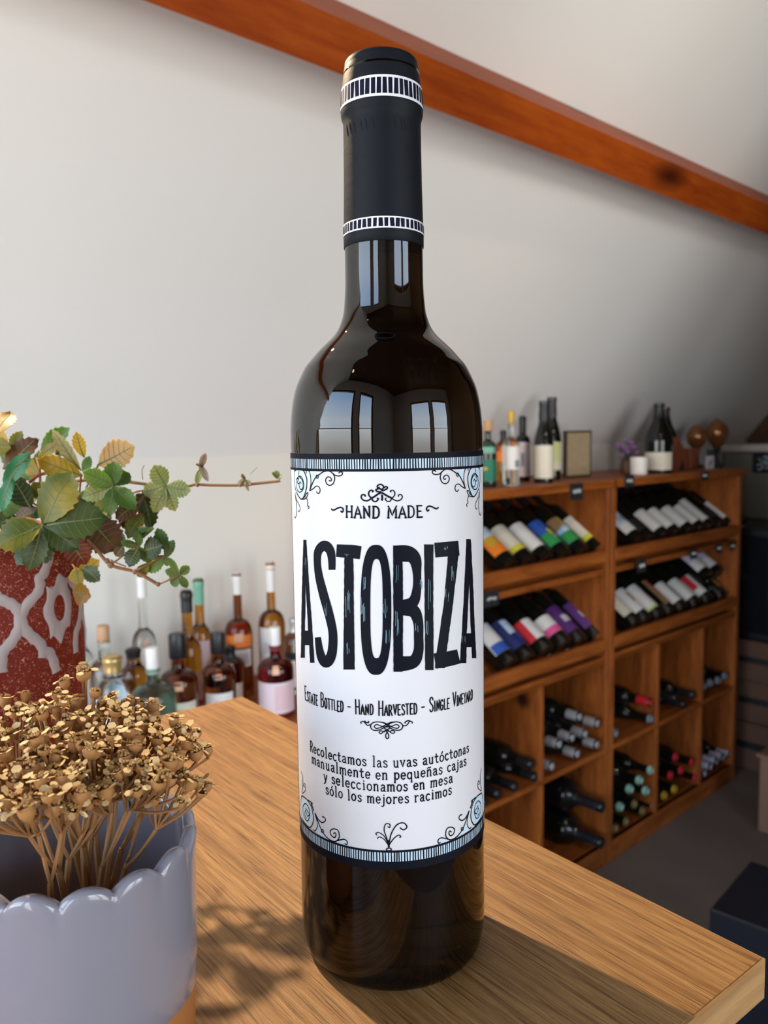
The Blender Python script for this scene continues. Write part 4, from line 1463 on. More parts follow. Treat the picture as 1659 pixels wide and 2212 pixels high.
def make_rack(s0, s1, divs, label_):
    root = empty('wine_rack', tuple(RACK), RZ)
    tag(root, label_, 'wine rack')
    t = .024
    rack_box(root, 'top_board', (s0 - .012, -.012, ZTOP - .025), (s1 + .012, RD, ZTOP))
    rack_box(root, 'side_panel', (s0, 0, 0), (s0 + t, RD, ZTOP - .025), RACKV)
    rack_box(root, 'side_panel', (s1 - t, 0, 0), (s1, RD, ZTOP - .025), RACKV)
    rack_box(root, 'back_panel', (s0 + t, RD - .012, .02), (s1 - t, RD, ZTOP - .025), RACKV, 0)
    a, b_ = s0 + t, s1 - t
    for z in ROWS:
        rack_box(root, 'front_lip', (a, .0, z - .006), (b_, .018, z + .032))
        zb = z + (RD - .05) * tan(ALPHA)
        mb = MB()
        y0, y1 = .03, RD - .03
        za, zc = z - .034, z - .034 + (y1 - y0) * tan(ALPHA)
        vs_ = [(x, y, zz) for x in (a, b_) for y, zz in ((y0, za), (y1, zc), (y1, zc - .014), (y0, za - .014))]
        mb.add(vs_, [(0, 1, 2, 3), (7, 6, 5, 4), (0, 4, 5, 1), (1, 5, 6, 2), (2, 6, 7, 3), (3, 7, 4, 0)])
        mb.build('slanted_board', RACKW, root)
        rack_box(root, 'front_rail', (a, .004, z - .045), (b_, .022, z - .026))
    rack_box(root, 'shelf', (a, .004, .373), (b_, RD - .012, .389))
    rack_box(root, 'shelf', (a, .004, .670), (b_, RD - .012, .684))
    rack_box(root, 'bottom_board', (a, .004, .052), (b_, RD - .012, .066))
    rack_box(root, 'plinth', (a, .0, 0), (b_, .02, .066))
    for x in divs:
        rack_box(root, 'divider', (x - .009, .002, .066), (x + .009, RD - .012, .373), RACKV)
        rack_box(root, 'divider', (x - .009, .002, .389), (x + .009, RD - .012, .670), RACKV)
    return root


make_rack(-.975, -.036, (-.39, -.70), 'tall pine wine rack nearer the big bottle, seen right beside its label')
make_rack(-.034, .893, (.275, .602), 'tall pine wine rack at the far right, in the darker corner')
# the low cabinet under the spirits
zc_ = float(on_wall(595, 1556, .03)[2])
lowc = empty('low_cabinet', tuple(RACK), RZ)
tag(lowc, 'low pine cabinet behind the counter with spirit bottles on it', 'cabinet')
rack_box(lowc, 'top_board', (-2.95, -.012, zc_ - .025), (-.99, RD, zc_))
for x in (-2.94, -2.3, -1.65, -1.014):
    rack_box(lowc, 'side_panel', (x, 0, 0), (x + .024, RD, zc_ - .025), RACKV)
rack_box(lowc, 'back_panel', (-2.9, RD - .012, .02), (-1.0, RD, zc_ - .025), RACKV, 0)
rack_box(lowc, 'shelf', (-2.9, .004, .40), (-1.0, RD - .012, .418))
rack_box(lowc, 'plinth', (-2.9, 0, 0), (-1.0, .02, .06))

# chalk tags
CHALK = flat('chalk', (.62, .66, .66), .9)
SLATE = flat('slate_black', (.008, .008, .009), .7)


def chalk_tag(x, y, wpx, hpx, label_, off=-.016):
    p = on_wall(x, y, off)
    dep = np.linalg.norm(p[:2])
    w, h = wpx / F * dep / .82, hpx / F * dep
    o = empty('chalk_tag', tuple(p), RZ)
    tag(o, label_, 'price tag', 'small chalkboard tags on the racks')
    MB().box((-w / 2, 0, -h / 2), (w / 2, .003, h / 2), .0008).build('slate', SLATE, o)
    mb = MB()
    rn = random.Random(int(x))
    pts = [(-w * .3 + w * .6 * i / 14, -.0006, h * (.02 + .16 * (1 if i % 2 else -1) * rn.uniform(.3, 1))) for i in range(15)]
    mb.tube(smooth_path(pts, 3), .0007, 4)
    mb.build('chalk_writing', CHALK, o)


chalk_tag(1246, 1062, 38, 35, 'chalkboard tag on the top edge of the nearer rack')
chalk_tag(1062, 1294, 42, 34, 'chalkboard tag on the rail right beside the big bottle')
chalk_tag(1360, 1039, 28, 26, 'chalkboard tag on the top edge below the white candle glass')
chalk_tag(1523, 1028, 22, 18, 'chalkboard tag on the top edge below the small picture card')
chalk_tag(1387, 1222, 27, 28, 'chalkboard tag on the middle rail of the far rack, leftmost')
chalk_tag(1499, 1196, 24, 20, 'chalkboard tag on the middle rail of the far rack, second from left')
chalk_tag(1554, 1185, 20, 16, 'chalkboard tag on the middle rail of the far rack, third from left')
chalk_tag(1583, 1180, 18, 16, 'chalkboard tag on the middle rail of the far rack, rightmost')

# ---- leaning display bottles: photo x, y of the label's middle, look
PW, PBU = prof_wine(.30, .037), prof_burg(.295, .0405)
ORD = ['first', 'second', 'third', 'fourth', 'fifth', 'sixth', 'seventh', 'eighth', 'ninth', 'tenth', 'eleventh', 'twelfth']
ca_, sa_ = cos(ALPHA), sin(ALPHA)
AXIS = N * ca_ + Z * sa_
OUT = -N * sa_ + Z * ca_


def lean(x, y, zrow, lift, kind, labels, cap, text, group, nshift=0.0):
    prof = PW if kind == 'w' else PBU
    R_ = prof[3][0]
    mid = .11
    # base centre on the board: front edge of the base just behind the lip
    n_b = .022 + nshift + R_ * sa_
    zb = zrow - .034 + (n_b - .03) * tan(ALPHA) + (R_ + .0015) / ca_ + lift
    # along the rack from the photo column of the label's middle
    n_m = n_b + mid * ca_ - R_ * sa_
    z_m = zb + mid * sa_ + R_ * ca_
    q = on_wall(x, y, n_m)
    s_ = float((q - RACK) @ D)
    o = bottle_obj('w' if kind == 'w' else 'b', prof, BLACKG, cap, labels, .055)
    orient(o, RACK + D * s_ + N * n_b + Z * zb, AXIS, OUT)
    tag(o, text, 'bottle', group)
    return o


LBL = (.12, .47)
g1, g2, g3, g4 = 'bottles leaning in the upper row of the nearer rack', 'bottles leaning in the lower row of the nearer rack', 'bottles leaning in the upper row of the far rack', 'bottles leaning in the lower row of the far rack'
L_ = lambda c, *s_: [(LBL[0], LBL[1], 130, c, s_)]
for x, y, labels, d in ((1057, 1197, L_('orange', (.62, 1, 128, 'bluewhite', 0), (.3, .62, 60, 'mustard', -20)), 'an orange label, half behind the big bottle'), (1095.6, 1195, L_('cream', (0, .18, 128, 'yellow', 0), (.2, 1, 30, 'yellowgreen', 40)), 'a cream label with yellow foot, left of the white label'),
                        (1135, 1185, L_('white'), 'a tall plain white label'), (1175, 1185, L_('blue', (0, .45, 128, 'green', 0), (.35, .6, 40, 'yellow', 10), (.2, .42, 26, 'pinkgrey', 10)), 'a blue and green picture label'),
                        (1214, 1177, L_('lightblue', (0, .4, 128, 'green', 0), (.55, 1, 60, 'brown', -35), (.75, 1, 40, 'mustard', 10), (.4, .62, 60, 'bluewhite', 0)), 'a light blue cloud picture label'), (1250, 1168, L_('cream', (0, .18, 128, 'yellow', 0), (.2, 1, 30, 'yellow', 40)), 'a cream label with yellow foot, next to the post')):
    lean(x, y, ROWS[0], 0, 'w', labels, 'black', 'dark leaning bottle with %s' % d, g1)
S_ = [(.10, .34, 140, 'white')]
for x, y, labels, d in ((1060, 1420, L_('white', (0, .3, 120, 'blue', 0)), 'a white label smeared blue below'), (1097, 1402, L_('navy', (.45, .95, 50, 'bluewhite', 0), (.2, .5, 30, 'blue', 20)), 'a navy label with pale blue blot'),
                        (1136, 1394, [(.12, .38, 140, 'white', ((0, 1, 38, 'red', -52),))], 'a white label edged red'), (1176, 1384, [(.13, .36, 140, 'white', ((0, .36, 138, 'pink', 0),))], 'a white label with pink foot'),
                        (1211, 1371, L_('purple', (.35, .6, 50, 'grey', 0)), 'a purple label, the left of two'), (1249, 1362, L_('purple', (.35, .6, 50, 'grey', 0)), 'a purple label, next to the post')):
    lean(x, y, ROWS[1], 0, 'b' if d.startswith('a white label with') or 'edged' in d else 'w', labels, 'black', 'dark leaning bottle with %s' % d, g2)
W2 = [(.10, .42, 140, 'white')]
for k_, (x, y, labels, d) in enumerate(((1337, 1158, L_('white', (.35, 1, 128, 'bluewhite', 0), (.45, .7, 80, 'steel', 0)), 'blue and white label by the post'), (1362, 1152, [(.12, .30, 120, 'black')], 'black label and no white paper'), (1393, 1147, W2, 'white label, broad'),
                                       (1419, 1138, W2, 'white label, slim'), (1449, 1139, W2, 'white label, broad'), (1474, 1134, W2, 'cream white label'), (1494, 1126, [(.10, .5, 120, 'white')], 'tall white label'), (1517, 1124, [(.12, .3, 100, 'black')], 'black label and gold neck band'),
                                       (1541, 1118, W2, 'white label'), (1566, 1119, [(.10, .42, 140, 'rose')], 'rose-tinted label at the row end'))):
    lean(x, y, ROWS[0], 0, 'w', labels, 'black', '%s bottle from left, far rack\'s upper row, %s' % (ORD[k_], d), g3)
for k_, (x, y, labels, d) in enumerate(((1331, 1330, [(.12, .5, 120, 'cream')], 'cream label half behind the post'), (1355, 1318, L_('white', (.4, .8, 50, 'brown', 20)), 'white label with brown drawing'), (1383, 1314, [(.1, .48, 140, 'yellowgreen', ((.1, 1, 120, 'white', -10), (.35, .7, 40, 'brown', 30)))], 'pale green-white label'),
                                       (1409, 1305, [(.10, .5, 60, 'brown', ((.4, 1, 24, 'red', 10),))], 'narrow brown label'), (1434, 1303, W2, 'white label'), (1464, 1295, W2, 'grey-white broad label'), (1491, 1288, [(.1, .42, 140, 'white', ((.3, 1, 40, 'red', -45),))], 'white label with red corner'),
                                       (1522, 1276, [(.12, .4, 16, 'mustard')], 'gold stripe on black'), (1552, 1266, [(.1, .42, 140, 'pinkwhite')], 'pinkish white label at the row end'))):
    lean(x, y, ROWS[1], 0, 'w', labels, 'black', '%s bottle from left, far rack\'s lower row, %s' % (ORD[k_], d), g4)
for x, y, d in ((1489, 1258, 'left'), (1512, 1254, 'right')):
    lean(x, y, ROWS[1], .076, 'w', [(.1, .40, 140, 'lilacwhite', ((.0, .5, 138, 'white', 0),))], 'black', 'bottle lying on top of the far rack\'s lower row, %s of the pair' % d, g4, .02)

# ---- bottles lying in the compartments, neck towards the room
def lying(tips, place, desc, cap, prof_key='w', cap_len=.06, big=1.0, glassm=None, front=.012, group=None):
    prof = {'w': prof_wine(.295, .0325), 'b': PBU, 'm': prof_wine(.31 * big, .043 * big, .0165)}[prof_key]
    H = prof[-1][1]
    qs = []
    for x, y in tips:
        q = on_wall(x, y, front)
        qs.append((float((q - RACK) @ D), float(q[2])))
    order = sorted(range(len(qs)), key=lambda i: -qs[i][1])
    for rank, i in enumerate(order):
        s_, z_ = qs[i]
        o = bottle_obj('lying_' + prof_key + str(big), prof, glassm or BLACKG, cap, (), cap_len, seg=20)
        orient(o, RACK + D * s_ + N * (front + H) + Z * z_, -N, Z)
        n_ = len(qs)
        pos = '' if n_ == 1 else (', ' + ORD[rank] + ' from top')
        tag(o, 'bottle with %s in %s%s' % (desc, place, pos), 'bottle', group or ('bottles lying in ' + place))


lying([(1150, 1652), (1159, 1680), (1115, 1701), (1079, 1716), (1049, 1736)], 'the compartment touching the big bottle', 'greyish-tipped dark capsule', 'black', cap_len=.05)
lying([(1253, 1549), (1291, 1563), (1265, 1586), (1237, 1594), (1209, 1608), (1290, 1609), (1248, 1629), (1193, 1656)], 'the upper compartment left of the post', 'silver capsule', 'silver', cap_len=.045, front=.0)
lying([(1303, 1745), (1302, 1822)], 'the bottom compartment left of the post', 'thick black neck', 'black', 'm', .09, 1.25, front=-.03)
lying([(1406, 1518)], 'the far rack beside the post, upper cell', 'red capsule', 'red', cap_len=.05)
lying([(1408, 1554), (1331, 1585)], 'the far rack\'s first upper cell', 'dull silver tip', 'steel', cap_len=.012)
lying([(1461, 1508), (1500, 1502), (1480, 1522)], 'the far rack\'s middle upper cell', 'all-black neck', 'black')
lying([(1524, 1484), (1538, 1476), (1555, 1471), (1570, 1462)], 'the far rack\'s last upper cell', 'dim grey tip', 'steel', cap_len=.014)
lying([(1411, 1665), (1386, 1687), (1365, 1706), (1400, 1710), (1344, 1745)], 'the far rack\'s first bottom cell', 'mint green capsule', 'mint', cap_len=.016)
lying([(1373, 1738), (1390, 1753), (1413, 1741), (1355, 1776), (1332, 1790)], 'the far rack\'s first bottom cell', 'small gold tip', 'gold', cap_len=.006, group='gold-tipped bottles in the first bottom cell')
lying([(1462, 1636), (1498, 1647), (1474, 1665), (1451, 1676), (1505, 1681)], 'the far rack\'s middle bottom cell', 'red capsule', 'red', cap_len=.008)
lying([(1460, 1706), (1438, 1720)], 'the far rack\'s middle bottom cell', 'mustard capsule', 'mustard', cap_len=.01, group='mustard bottles in the middle bottom cell')
lying([(1523, 1671), (1536, 1657), (1549, 1646), (1563, 1637), (1578, 1629)], 'the far rack\'s last bottom cell', 'pale lilac capsule', 'lilacwhite', cap_len=.055)


# ---- spirits on the low cabinet and bottles on the rack top
def place(x, ytop, off, zbase, wpx):
    """position, height and radius of a standing bottle from its photo column, top and width"""
    q = on_wall(x, ytop, off)
    dist = float(np.linalg.norm(q - CAM))
    return np.array([q[0], q[1], zbase]), float(q[2] - zbase), wpx / 2 / F * dist * .985


def spirit(x, ytop, off, wpx, shape, body, label_, zbase=None, labels=(), cap=None, cap_len=.03, stopper=None, neck=None, turn=0, name='spirit_bottle', group='bottles on the low cabinet'):
    zb = zc_ if zbase is None else zbase
    loc, H, R_ = place(x, ytop, off, zb, wpx)
    if stopper:
        H -= stopper[2] * .72
    nk = neck or R_ * .36
    if shape == 'long':
        prof = prof_round(H, R_, nk, .48, .62)
    elif shape == 'short':
        prof = prof_round(H, R_, nk, .62, .80)
    elif shape == 'tall':
        prof = prof_round(H, R_, nk, .60, .72)
    elif shape == 'burg':
        prof = prof_burg(H, R_, nk)
    else:
        prof = prof_wine(H, R_, nk)
    o = bottle_obj('s%d_%d' % (x, ytop), prof, body, cap, labels, cap_len, stopper, name, 36)
    stand(o, loc, turn)
    return tag(o, label_, 'bottle', group)


spirit(176, 1352, .22, 40, 'short', CLEARG, 'clear bottle with pale green round seal, half behind the red pot', labels=[(.25, .55, 120, 'white'), (.62, .76, 50, 'mint')], cap='silver')
spirit(222, 1352, .17, 62, 'short', CLEARG, 'clear bottle with a bare cork beside the red pot', labels=[(.12, .52, 120, 'bluewhite', ((.6, .75, 40, 'steel', 0),))], stopper=('cork', .012, .034))
spirit(305, 1240, .25, 50, 'long', CLEARG, 'tall slender clear bottle with white label', labels=[(.28, .50, 60, 'white'), (.42, .55, 30, 'peach')], cap='white', cap_len=.05, turn=14)
spirit(242, 1416, .06, 66, 'short', CLEARG, 'clear bottle with gold cap in the front row', labels=[(.1, .45, 110, 'cream')], cap='gold', cap_len=.03, neck=.016)
spirit(287, 1400, .20, 57, 'short', AMBERG, 'squat amber whisky bottle behind the aqua bottle', labels=[(.1, .48, 120, 'white')], cap='black', cap_len=.02, neck=.014)
spirit(328, 1400, .05, 92, 'short', AQUA, 'aqua glass bottle with white and blue cap, dark figure on front', labels=[(.08, .42, 26, 'black'), (.58, .70, 26, 'peach')], stopper=('white', .013, .05), neck=.012)
spirit(382, 1370, .09, 80, 'short', DAMBER, 'dark bottle with gold-topped black cap and cream label', labels=[(.08, .46, 110, 'cream', ((.65, .8, 16, 'mustard', 0), (.3, .42, 50, 'black', 0))), (.60, .70, 24, 'peach')], stopper=('black', .017, .05), neck=.013)
spirit(402, 1275, .19, 56, 'long', AMBERG, 'tall amber bottle with long black capsule', labels=[(.14, .36, 110, 'pinkwhite', ((.3, .6, 30, 'black', 0),))], cap='black', cap_len=.048, neck=.012)
spirit(428, 1249, .27, 46, 'long', AMBERG, 'amber bottle with green paper seal over its neck', labels=[(.1, .5, 110, 'pinkgrey')], cap='greenpaper', cap_len=.06, neck=.011)
spirit(469, 1367, .10, 72, 'short', DAMBER, 'dark bottle with black cap and white label in the front row', labels=[(.08, .46, 100, 'white', ((.6, .76, 16, 'rose', -8), (.25, .36, 60, 'grey', 0))), (.64, .76, 22, 'peach')], stopper=('black', .015, .045), neck=.013)
spirit(495, 1395, .20, 66, 'short', DAMBER, 'dark brown bottle standing behind the black-capped one', labels=[(.1, .4, 100, 'cream'), (.62, .74, 24, 'peach')], cap='black', cap_len=.03)
spirit(511, 1238, .25, 60, 'long', DAMBER, 'cognac bottle with bright orange label', labels=[(.40, .60, 120, 'orange', ((.25, .6, 36, 'peach', 0),)), (.24, .385, 110, 'white', ((.2, .8, 80, 'grey', 0),))], cap='white', cap_len=.05, neck=.010)
spirit(583, 1213, .22, 58, 'long', AMBERG, 'tallest golden bottle with white neck and white label', labels=[(.22, .50, 100, 'white', ((.3, .6, 50, 'grey', 0),))], cap='white', cap_len=.072, neck=.010, turn=-12)
spirit(593, 1356, .07, 77, 'short', REDG, 'red liqueur bottle with white cap and pinkish label', labels=[(.06, .50, 150, 'pinkwhite', ((.1, .9, 60, 'rose', 25),)), (.62, .74, 22, 'peach')], stopper=('white', .0125, .05), neck=.012)
spirit(634, 1333, .16, 46, 'short', CLEARG, 'silver-topped bottle just left of the big bottle', labels=[(.1, .45, 120, 'white'), (.46, .56, 120, 'black')], cap='silver', cap_len=.035)

gt = 'bottles standing on the rack top'
spirit(1054, 908, .08, 37, 'short', GREENG, 'green-labelled bottle with pale wooden stopper on the rack', ZTOP, [(.10, .74, 150, 'dgreen', ((.75, .92, 100, 'greenpaper', 0), (.3, .38, 30, 'mustard', -20)))], stopper=('cork', .013, .030), group=gt)
spirit(1087, 930, .20, 34, 'short', AMBERG, 'orange spirit bottle tucked behind on the rack', ZTOP, [(.4, .7, 120, 'orange')], cap='black', group=gt)
spirit(1104, 888, .07, 36, 'tall', CLEARG, 'clear bottle with amber stopper and pale label on the rack', ZTOP, [(.25, .60, 110, 'white', ((.1, .4, 40, 'steel', 30),))], stopper=('mustard', .0095, .035), neck=.008, turn=16, group=gt)
spirit(1129, 899, .16, 32, 'tall', BLACKG, 'black-capped bottle with floral white label on the rack', ZTOP, [(.08, .60, 130, 'pinkwhite', ((.3, .7, 24, 'steel', 0),))], cap='black', cap_len=.05, neck=.010, group=gt)
spirit(1175, 866, .07, 41, 'burg', BLACKG, 'tall black bottle with broad cream label on the rack', ZTOP, [(.06, .46, 140, 'cream')], cap='black', cap_len=.06, neck=.0135, name='wine_bottle', group=gt)
spirit(1192, 858, .14, 40, 'burg', BLACKG, 'tall black bottle with yellow-green label on the rack', ZTOP, [(.12, .46, 150, 'yellowgreen', ((.05, .3, 140, 'cream', 0),))], cap='black', cap_len=.06, neck=.0135, name='wine_bottle', group=gt)
spirit(1424, 871, .08, 58, 'burg', BLACKG, 'stout dark bottle with cream label beside the candle glass', ZTOP, [(.05, .30, 130, 'cream')], cap='black', cap_len=.05, neck=.0165, name='wine_bottle', group=gt)
spirit(1437, 880, .17, 52, 'burg', BLACKG, 'dark bottle half hidden behind the stout one', ZTOP, [(.06, .33, 150, 'cream')], cap='black', cap_len=.05, neck=.0155, name='wine_bottle', group=gt)


# ---- other things on the rack top
def frame_at(x, y, off, rz=0.0):
    q = on_wall(x, y, off)
    return q, float(np.linalg.norm(q - CAM)) / F


q, k_ = frame_at(1250, 985, .16)
w_, h_ = 72 * k_ / .78, float(on_wall(1250, 930, .16)[2] - ZTOP)
o = empty('decorative_board', (q[0], q[1], ZTOP), RZ)
tag(o, 'square beige board with dark rim leaning on the rack top', 'board')
MB().box((-w_ / 2 + .006, 0, .006), (w_ / 2 - .006, .008, h_ - .006)).build('board', flat('beige_weave', (.40, .31, .18), .9, var=.25, vscale=60), o)
rim = flat('dark_rim', (.05, .035, .02), .6)
for lo, hi in (((-w_ / 2, -.002, 0), (-w_ / 2 + .007, .012, h_)), ((w_ / 2 - .007, -.002, 0), (w_ / 2, .012, h_)), ((-w_ / 2, -.002, h_ - .007), (w_ / 2, .012, h_)), ((-w_ / 2, -.002, 0), (w_ / 2, .012, .007))):
    MB().box(lo, hi, .001).build('frame_bar', rim, o)

q, k_ = frame_at(1380, 1007, .07)
o = empty('candle_glass', (q[0], q[1], ZTOP))
tag(o, 'small glowing-white candle glass in front of purple flowers', 'candle')
r_, h_ = 18.5 * k_, 36 * k_
MB().lathe([(r_ * .8, 0), (r_ * .9, .002), (r_, h_), (r_ * .93, h_), (r_ * .86, h_ * .8), (.001, h_ * .78)], 28, True, False).build('cup', flat('white_glass', (.86, .80, .74), .25), o, True, 40)
MB().tube([(0, 0, h_ * .77), (0, 0, h_ * .9)], .0012, 5).build('wick', BLKC, o)

q, k_ = frame_at(1356, 985, .12)
o = empty('flower_bunch', (q[0], q[1], ZTOP))
tag(o, 'little bunch of purple flowers behind the candle glass', 'flowers')
MB().lathe([(.014, 0), (.022, .004), (.026, .03), (.02, .05), (.021, .052)], 20).build('vase', flat('brown_vase', (.12, .05, .025), .5), o, True)
rn = random.Random(3)
PUR = flat('purple_petal', (.36, .17, .38), .8, var=.3, vscale=200)
for i in range(16):
    a, rr = rn.uniform(0, 6.28), .038 * sqrt(rn.random())
    c = np.array([rr * cos(a) - .004, rr * sin(a), .085 + rn.uniform(-.018, .03) - rr * .4])
    st_ = MB().tube([(0, 0, .04), tuple(c)], .0012, 4)
    fl = st_.build('stem', flat('green_stem', (.06, .08, .03), .7), o)
    mb = MB()
    for p_ in range(14):
        t_ = 2 * pi * p_ / 7 + (.4 if p_ > 6 else 0)
        d1, d2 = np.array([cos(t_), sin(t_), .2 if p_ < 7 else 1.3]) * (.016 if p_ < 7 else .011), np.array([-sin(t_), cos(t_), 0]) * .0065
        mb.add([c, c + d1 * .6 - d2, c + d1, c + d1 * .6 + d2], [(0, 1, 2, 3), (3, 2, 1, 0)])
    mb.build('blossom', PUR, fl)

RW = flat('red_brown_wood', (.24, .06, .025), .6, var=.2)
q, k_ = frame_at(1470, 980, .10)
o = empty('wooden_house', (q[0], q[1], ZTOP), RZ)
tag(o, 'small red-brown wooden house with pointed gable on the rack', 'ornament')
w_, h_ = .052, float(on_wall(1464, 944, .10)[2] - ZTOP)
MB().add([(x, y, z) for y in (0, .045) for x, z in ((-w_, 0), (w_, 0), (w_, h_ * .45), (-w_ * .35, h_), (-w_, h_ * .5))], [(4, 3, 2, 1, 0), (5, 6, 7, 8, 9), (0, 1, 6, 5), (1, 2, 7, 6), (2, 3, 8, 7), (3, 4, 9, 8), (4, 0, 5, 9)]).build('house_body', RW, o)
MB().add([(x, y, z) for y in (-.002, .0) for x, z in ((-.004, .001), (.028, .001), (.014, .04))], [(2, 1, 0), (3, 4, 5), (0, 1, 4, 3), (1, 2, 5, 4), (2, 0, 3, 5)]).build('doorway', BLKC, o)
q, k_ = frame_at(1502, 990, .12)
o = empty('wooden_box', (q[0], q[1], ZTOP), RZ)
tag(o, 'small square reddish wooden box right of the wooden house', 'box')
MB().box((-.034, 0, 0), (.034, .05, .068), .003).build('box_body', RW, o)
MB().box((-.036, -.002, .064), (.036, .052, .078), .003).build('lid', RW, o)
q, k_ = frame_at(1534, 1003, .06)
o = empty('picture_card', (q[0], q[1], ZTOP), RZ)
tag(o, 'pale picture card propped on the rack near its right end', 'card')
mb = MB()
mb.box((-.032, 0, 0), (.032, .002, .05))
cd_ = mb.build('card', flat('card_paper', (.62, .56, .58), .7, var=.2, vscale=40), o)
MB().add([(-.02, -.0006, .012), (.018, -.0006, .02), (.022, -.0006, .04), (-.004, -.0006, .03)], [(0, 1, 2, 3)]).build('card_picture', flat('card_ink', (.28, .24, .32), .7), cd_)
q, k_ = frame_at(1557, 1000, .07)
o = empty('dark_wedge', (q[0], q[1], ZTOP), RZ)
tag(o, 'dark wedge-shaped card holder beside the picture card', 'card holder')
MB().add([(x, y, z) for x in (-.018, .02) for y, z in ((0, 0), (.05, 0), (.05, .07), (.035, .07))], [(0, 1, 2, 3), (7, 6, 5, 4), (0, 4, 5, 1), (1, 5, 6, 2), (2, 6, 7, 3), (3, 7, 4, 0)]).build('wedge_body', flat('dark_grey', (.03, .035, .04), .5), o)
COPPER = flat('copper_glass', (.30, .12, .04), .18, .5, coat=.4)
for x, yt, yb, w_, d in ((1505, 916, 975, 42, 'left'), (1549, 904, 972, 44, 'right')):
    q, k_ = frame_at(x, (yt + yb) / 2, .20)
    o = empty('copper_lamp', (q[0], q[1], ZTOP))
    tag(o, 'egg-shaped copper globe on a dark foot, the %s of the pair' % d, 'ornament', 'copper globes on the rack top')
    z0_, z1_ = float(on_wall(x, yb, .20)[2] - ZTOP), float(on_wall(x, yt, .20)[2] - ZTOP)
    r_ = w_ / 2 * k_
    zs = np.linspace(0, 1, 13)
    MB().lathe([(max(.003, r_ * sin(pi * t ** 1.15) ** .7), z0_ + (z1_ - z0_) * t) for t in zs], 28).build('globe', COPPER, o, True)
    MB().lathe([(.03, 0), (.03, .006), (.008, .014), (.007, z0_ * .7), (.016, z0_ + .008)], 20).build('foot', BLKC, o, True, 40)

# ------------------------------------------------------------------ the dark corner on the right
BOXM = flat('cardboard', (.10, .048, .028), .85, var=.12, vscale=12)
TAPE = flat('brown_tape', (.26, .15, .08), .4)


def carton(s0, s1, n0_, n1_, z0_, z1_, label_, mat=None, group=None):
    o = empty('cardboard_box', tuple(RACK + Z * z0_), RZ)
    tag(o, label_, 'box', group)
    h_ = z1_ - z0_
    MB().box((s0, n0_, 0), (s1, n1_, h_ - .002), .004).build('carton', mat or BOXM, o)
    m_ = (s0 + s1) / 2
    MB().box((m_ - .025, n0_ - .001, h_ * .75), (m_ + .025, n1_ + .001, h_ - .0012)).build('tape', TAPE, o)
    MB().box((s0 - .0012, (n0_ + n1_) / 2 - .06, h_ * .45), (s0 + .001, (n0_ + n1_) / 2 + .06, h_ * .6)).build('handle_slot', BLKC, o)


gs = 'cardboard boxes stacked past the racks'
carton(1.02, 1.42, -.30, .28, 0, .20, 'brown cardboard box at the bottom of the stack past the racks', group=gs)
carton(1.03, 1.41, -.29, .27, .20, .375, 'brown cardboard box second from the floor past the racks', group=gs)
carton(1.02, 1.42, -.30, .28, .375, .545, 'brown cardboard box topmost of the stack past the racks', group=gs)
o = empty('wine_cooler', tuple(RACK + Z * .545), RZ)
tag(o, 'black cooler standing on the cardboard boxes in the dark corner', 'cooler')
MB().box((1.03, -.29, 0), (1.42, .28, .46), .008).build('housing', flat('matte_black', (.006, .006, .008), .4), o)
MB().box((1.022, -.27, .03), (1.031, .26, .43), .003).build('door', flat('smoked_glass', (.008, .009, .012), .08), o)
cab = empty('tall_cabinet', tuple(RACK), RZ)
tag(cab, 'tall grey-beige cabinet with black badge at the right edge', 'cabinet')
GREYB = flat('grey_beige_panel', (.16, .15, .115), .6)
MB().box((1.46, -.75, 0), (1.72, .34, 1.30), .006).build('cabinet_body', GREYB, cab)
MB().box((1.43, -.78, 1.30), (1.73, .345, 1.335), .006).build('cabinet_top', flat('pale_top', (.55, .48, .42), .5), cab)
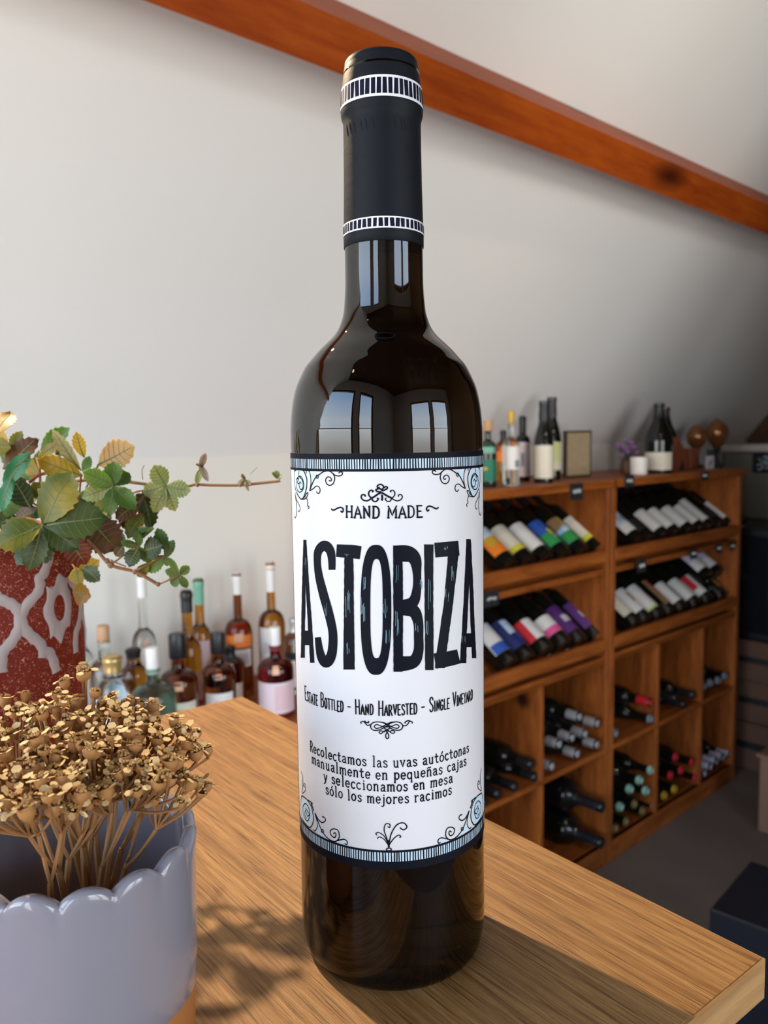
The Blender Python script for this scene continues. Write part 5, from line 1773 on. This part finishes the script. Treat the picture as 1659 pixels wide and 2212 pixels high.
bp_ = on_plane(1650, 1000, RACK + D * 1.46, D)
yl, zl = float((bp_ - RACK) @ N), float(bp_[2])
bd = MB().box((1.452, yl - .05, zl - .045), (1.461, yl + .05, zl + .045), .02).build('badge', BLKC, cab)
mb = MB()
for c_, rr in (((yl - .012, zl + .016), .014), ((yl + .014, zl - .018), .012), ((yl - .016, zl - .014), .01)):
    pts = [(1.4515, c_[0] + rr * cos(t), c_[1] + rr * sin(t)) for t in np.linspace(.4, 5.6, 14)]
    mb.tube(pts, .003, 5)
mb.tube([(1.4515, yl + .02, zl + .02), (1.4515, yl, zl), (1.4515, yl - .02, zl + .03)], .003, 5)
mb.build('badge_swirl', flat('pale_blue_enamel', (.40, .52, .56), .4), bd)
o = empty('pale_post', tuple(on_z(1652, 1796, 0)), RZ)
tag(o, 'pale wooden post of a shelf cut by the right edge', 'post')
px_ = on_z(1652, 1796, 0)
ph_ = float(on_plane(1652, 1640, px_, N)[2])
MB().box((-.012, -.02, 0), (.08, .02, ph_), .003).build('post_board', flat('pale_board', (.22, .12, .075), .6), o)
MB().box((-.022, -.03, ph_), (.09, .03, ph_ + .012), .003).build('post_cap', flat('pale_board', (.22, .12, .075), .6), o)

# black carton on the floor right of the counter
zt = .34
A_, B_, C_ = on_z(1533, 1961, zt), on_z(1621, 1857, zt), on_z(1659, 2008, zt)
ex = B_ - A_
L1_ = float(np.linalg.norm(ex))
o = empty('black_carton', (A_[0], A_[1], 0), atan2(ex[1], ex[0]))
tag(o, 'glossy black cardboard carton with taped seam on the floor', 'box')
NAVY = flat('navy_black_card', (.005, .006, .012), .32, coat=.15, var=.2)
MB().box((0, -.45, 0), (L1_, 0, zt - .002), .003).build('carton', NAVY, o)
MB().box((-.0012, -.33, .05), (.002, -.16, zt - .03)).build('side_print', flat('black_print', (.006, .006, .008), .25), o)
MB().box((-.0016, -.235, zt * .3), (L1_ + .001, -.175, zt - .0008), .0004).build('tape', flat('clear_tape', (.05, .06, .09), .12), o)
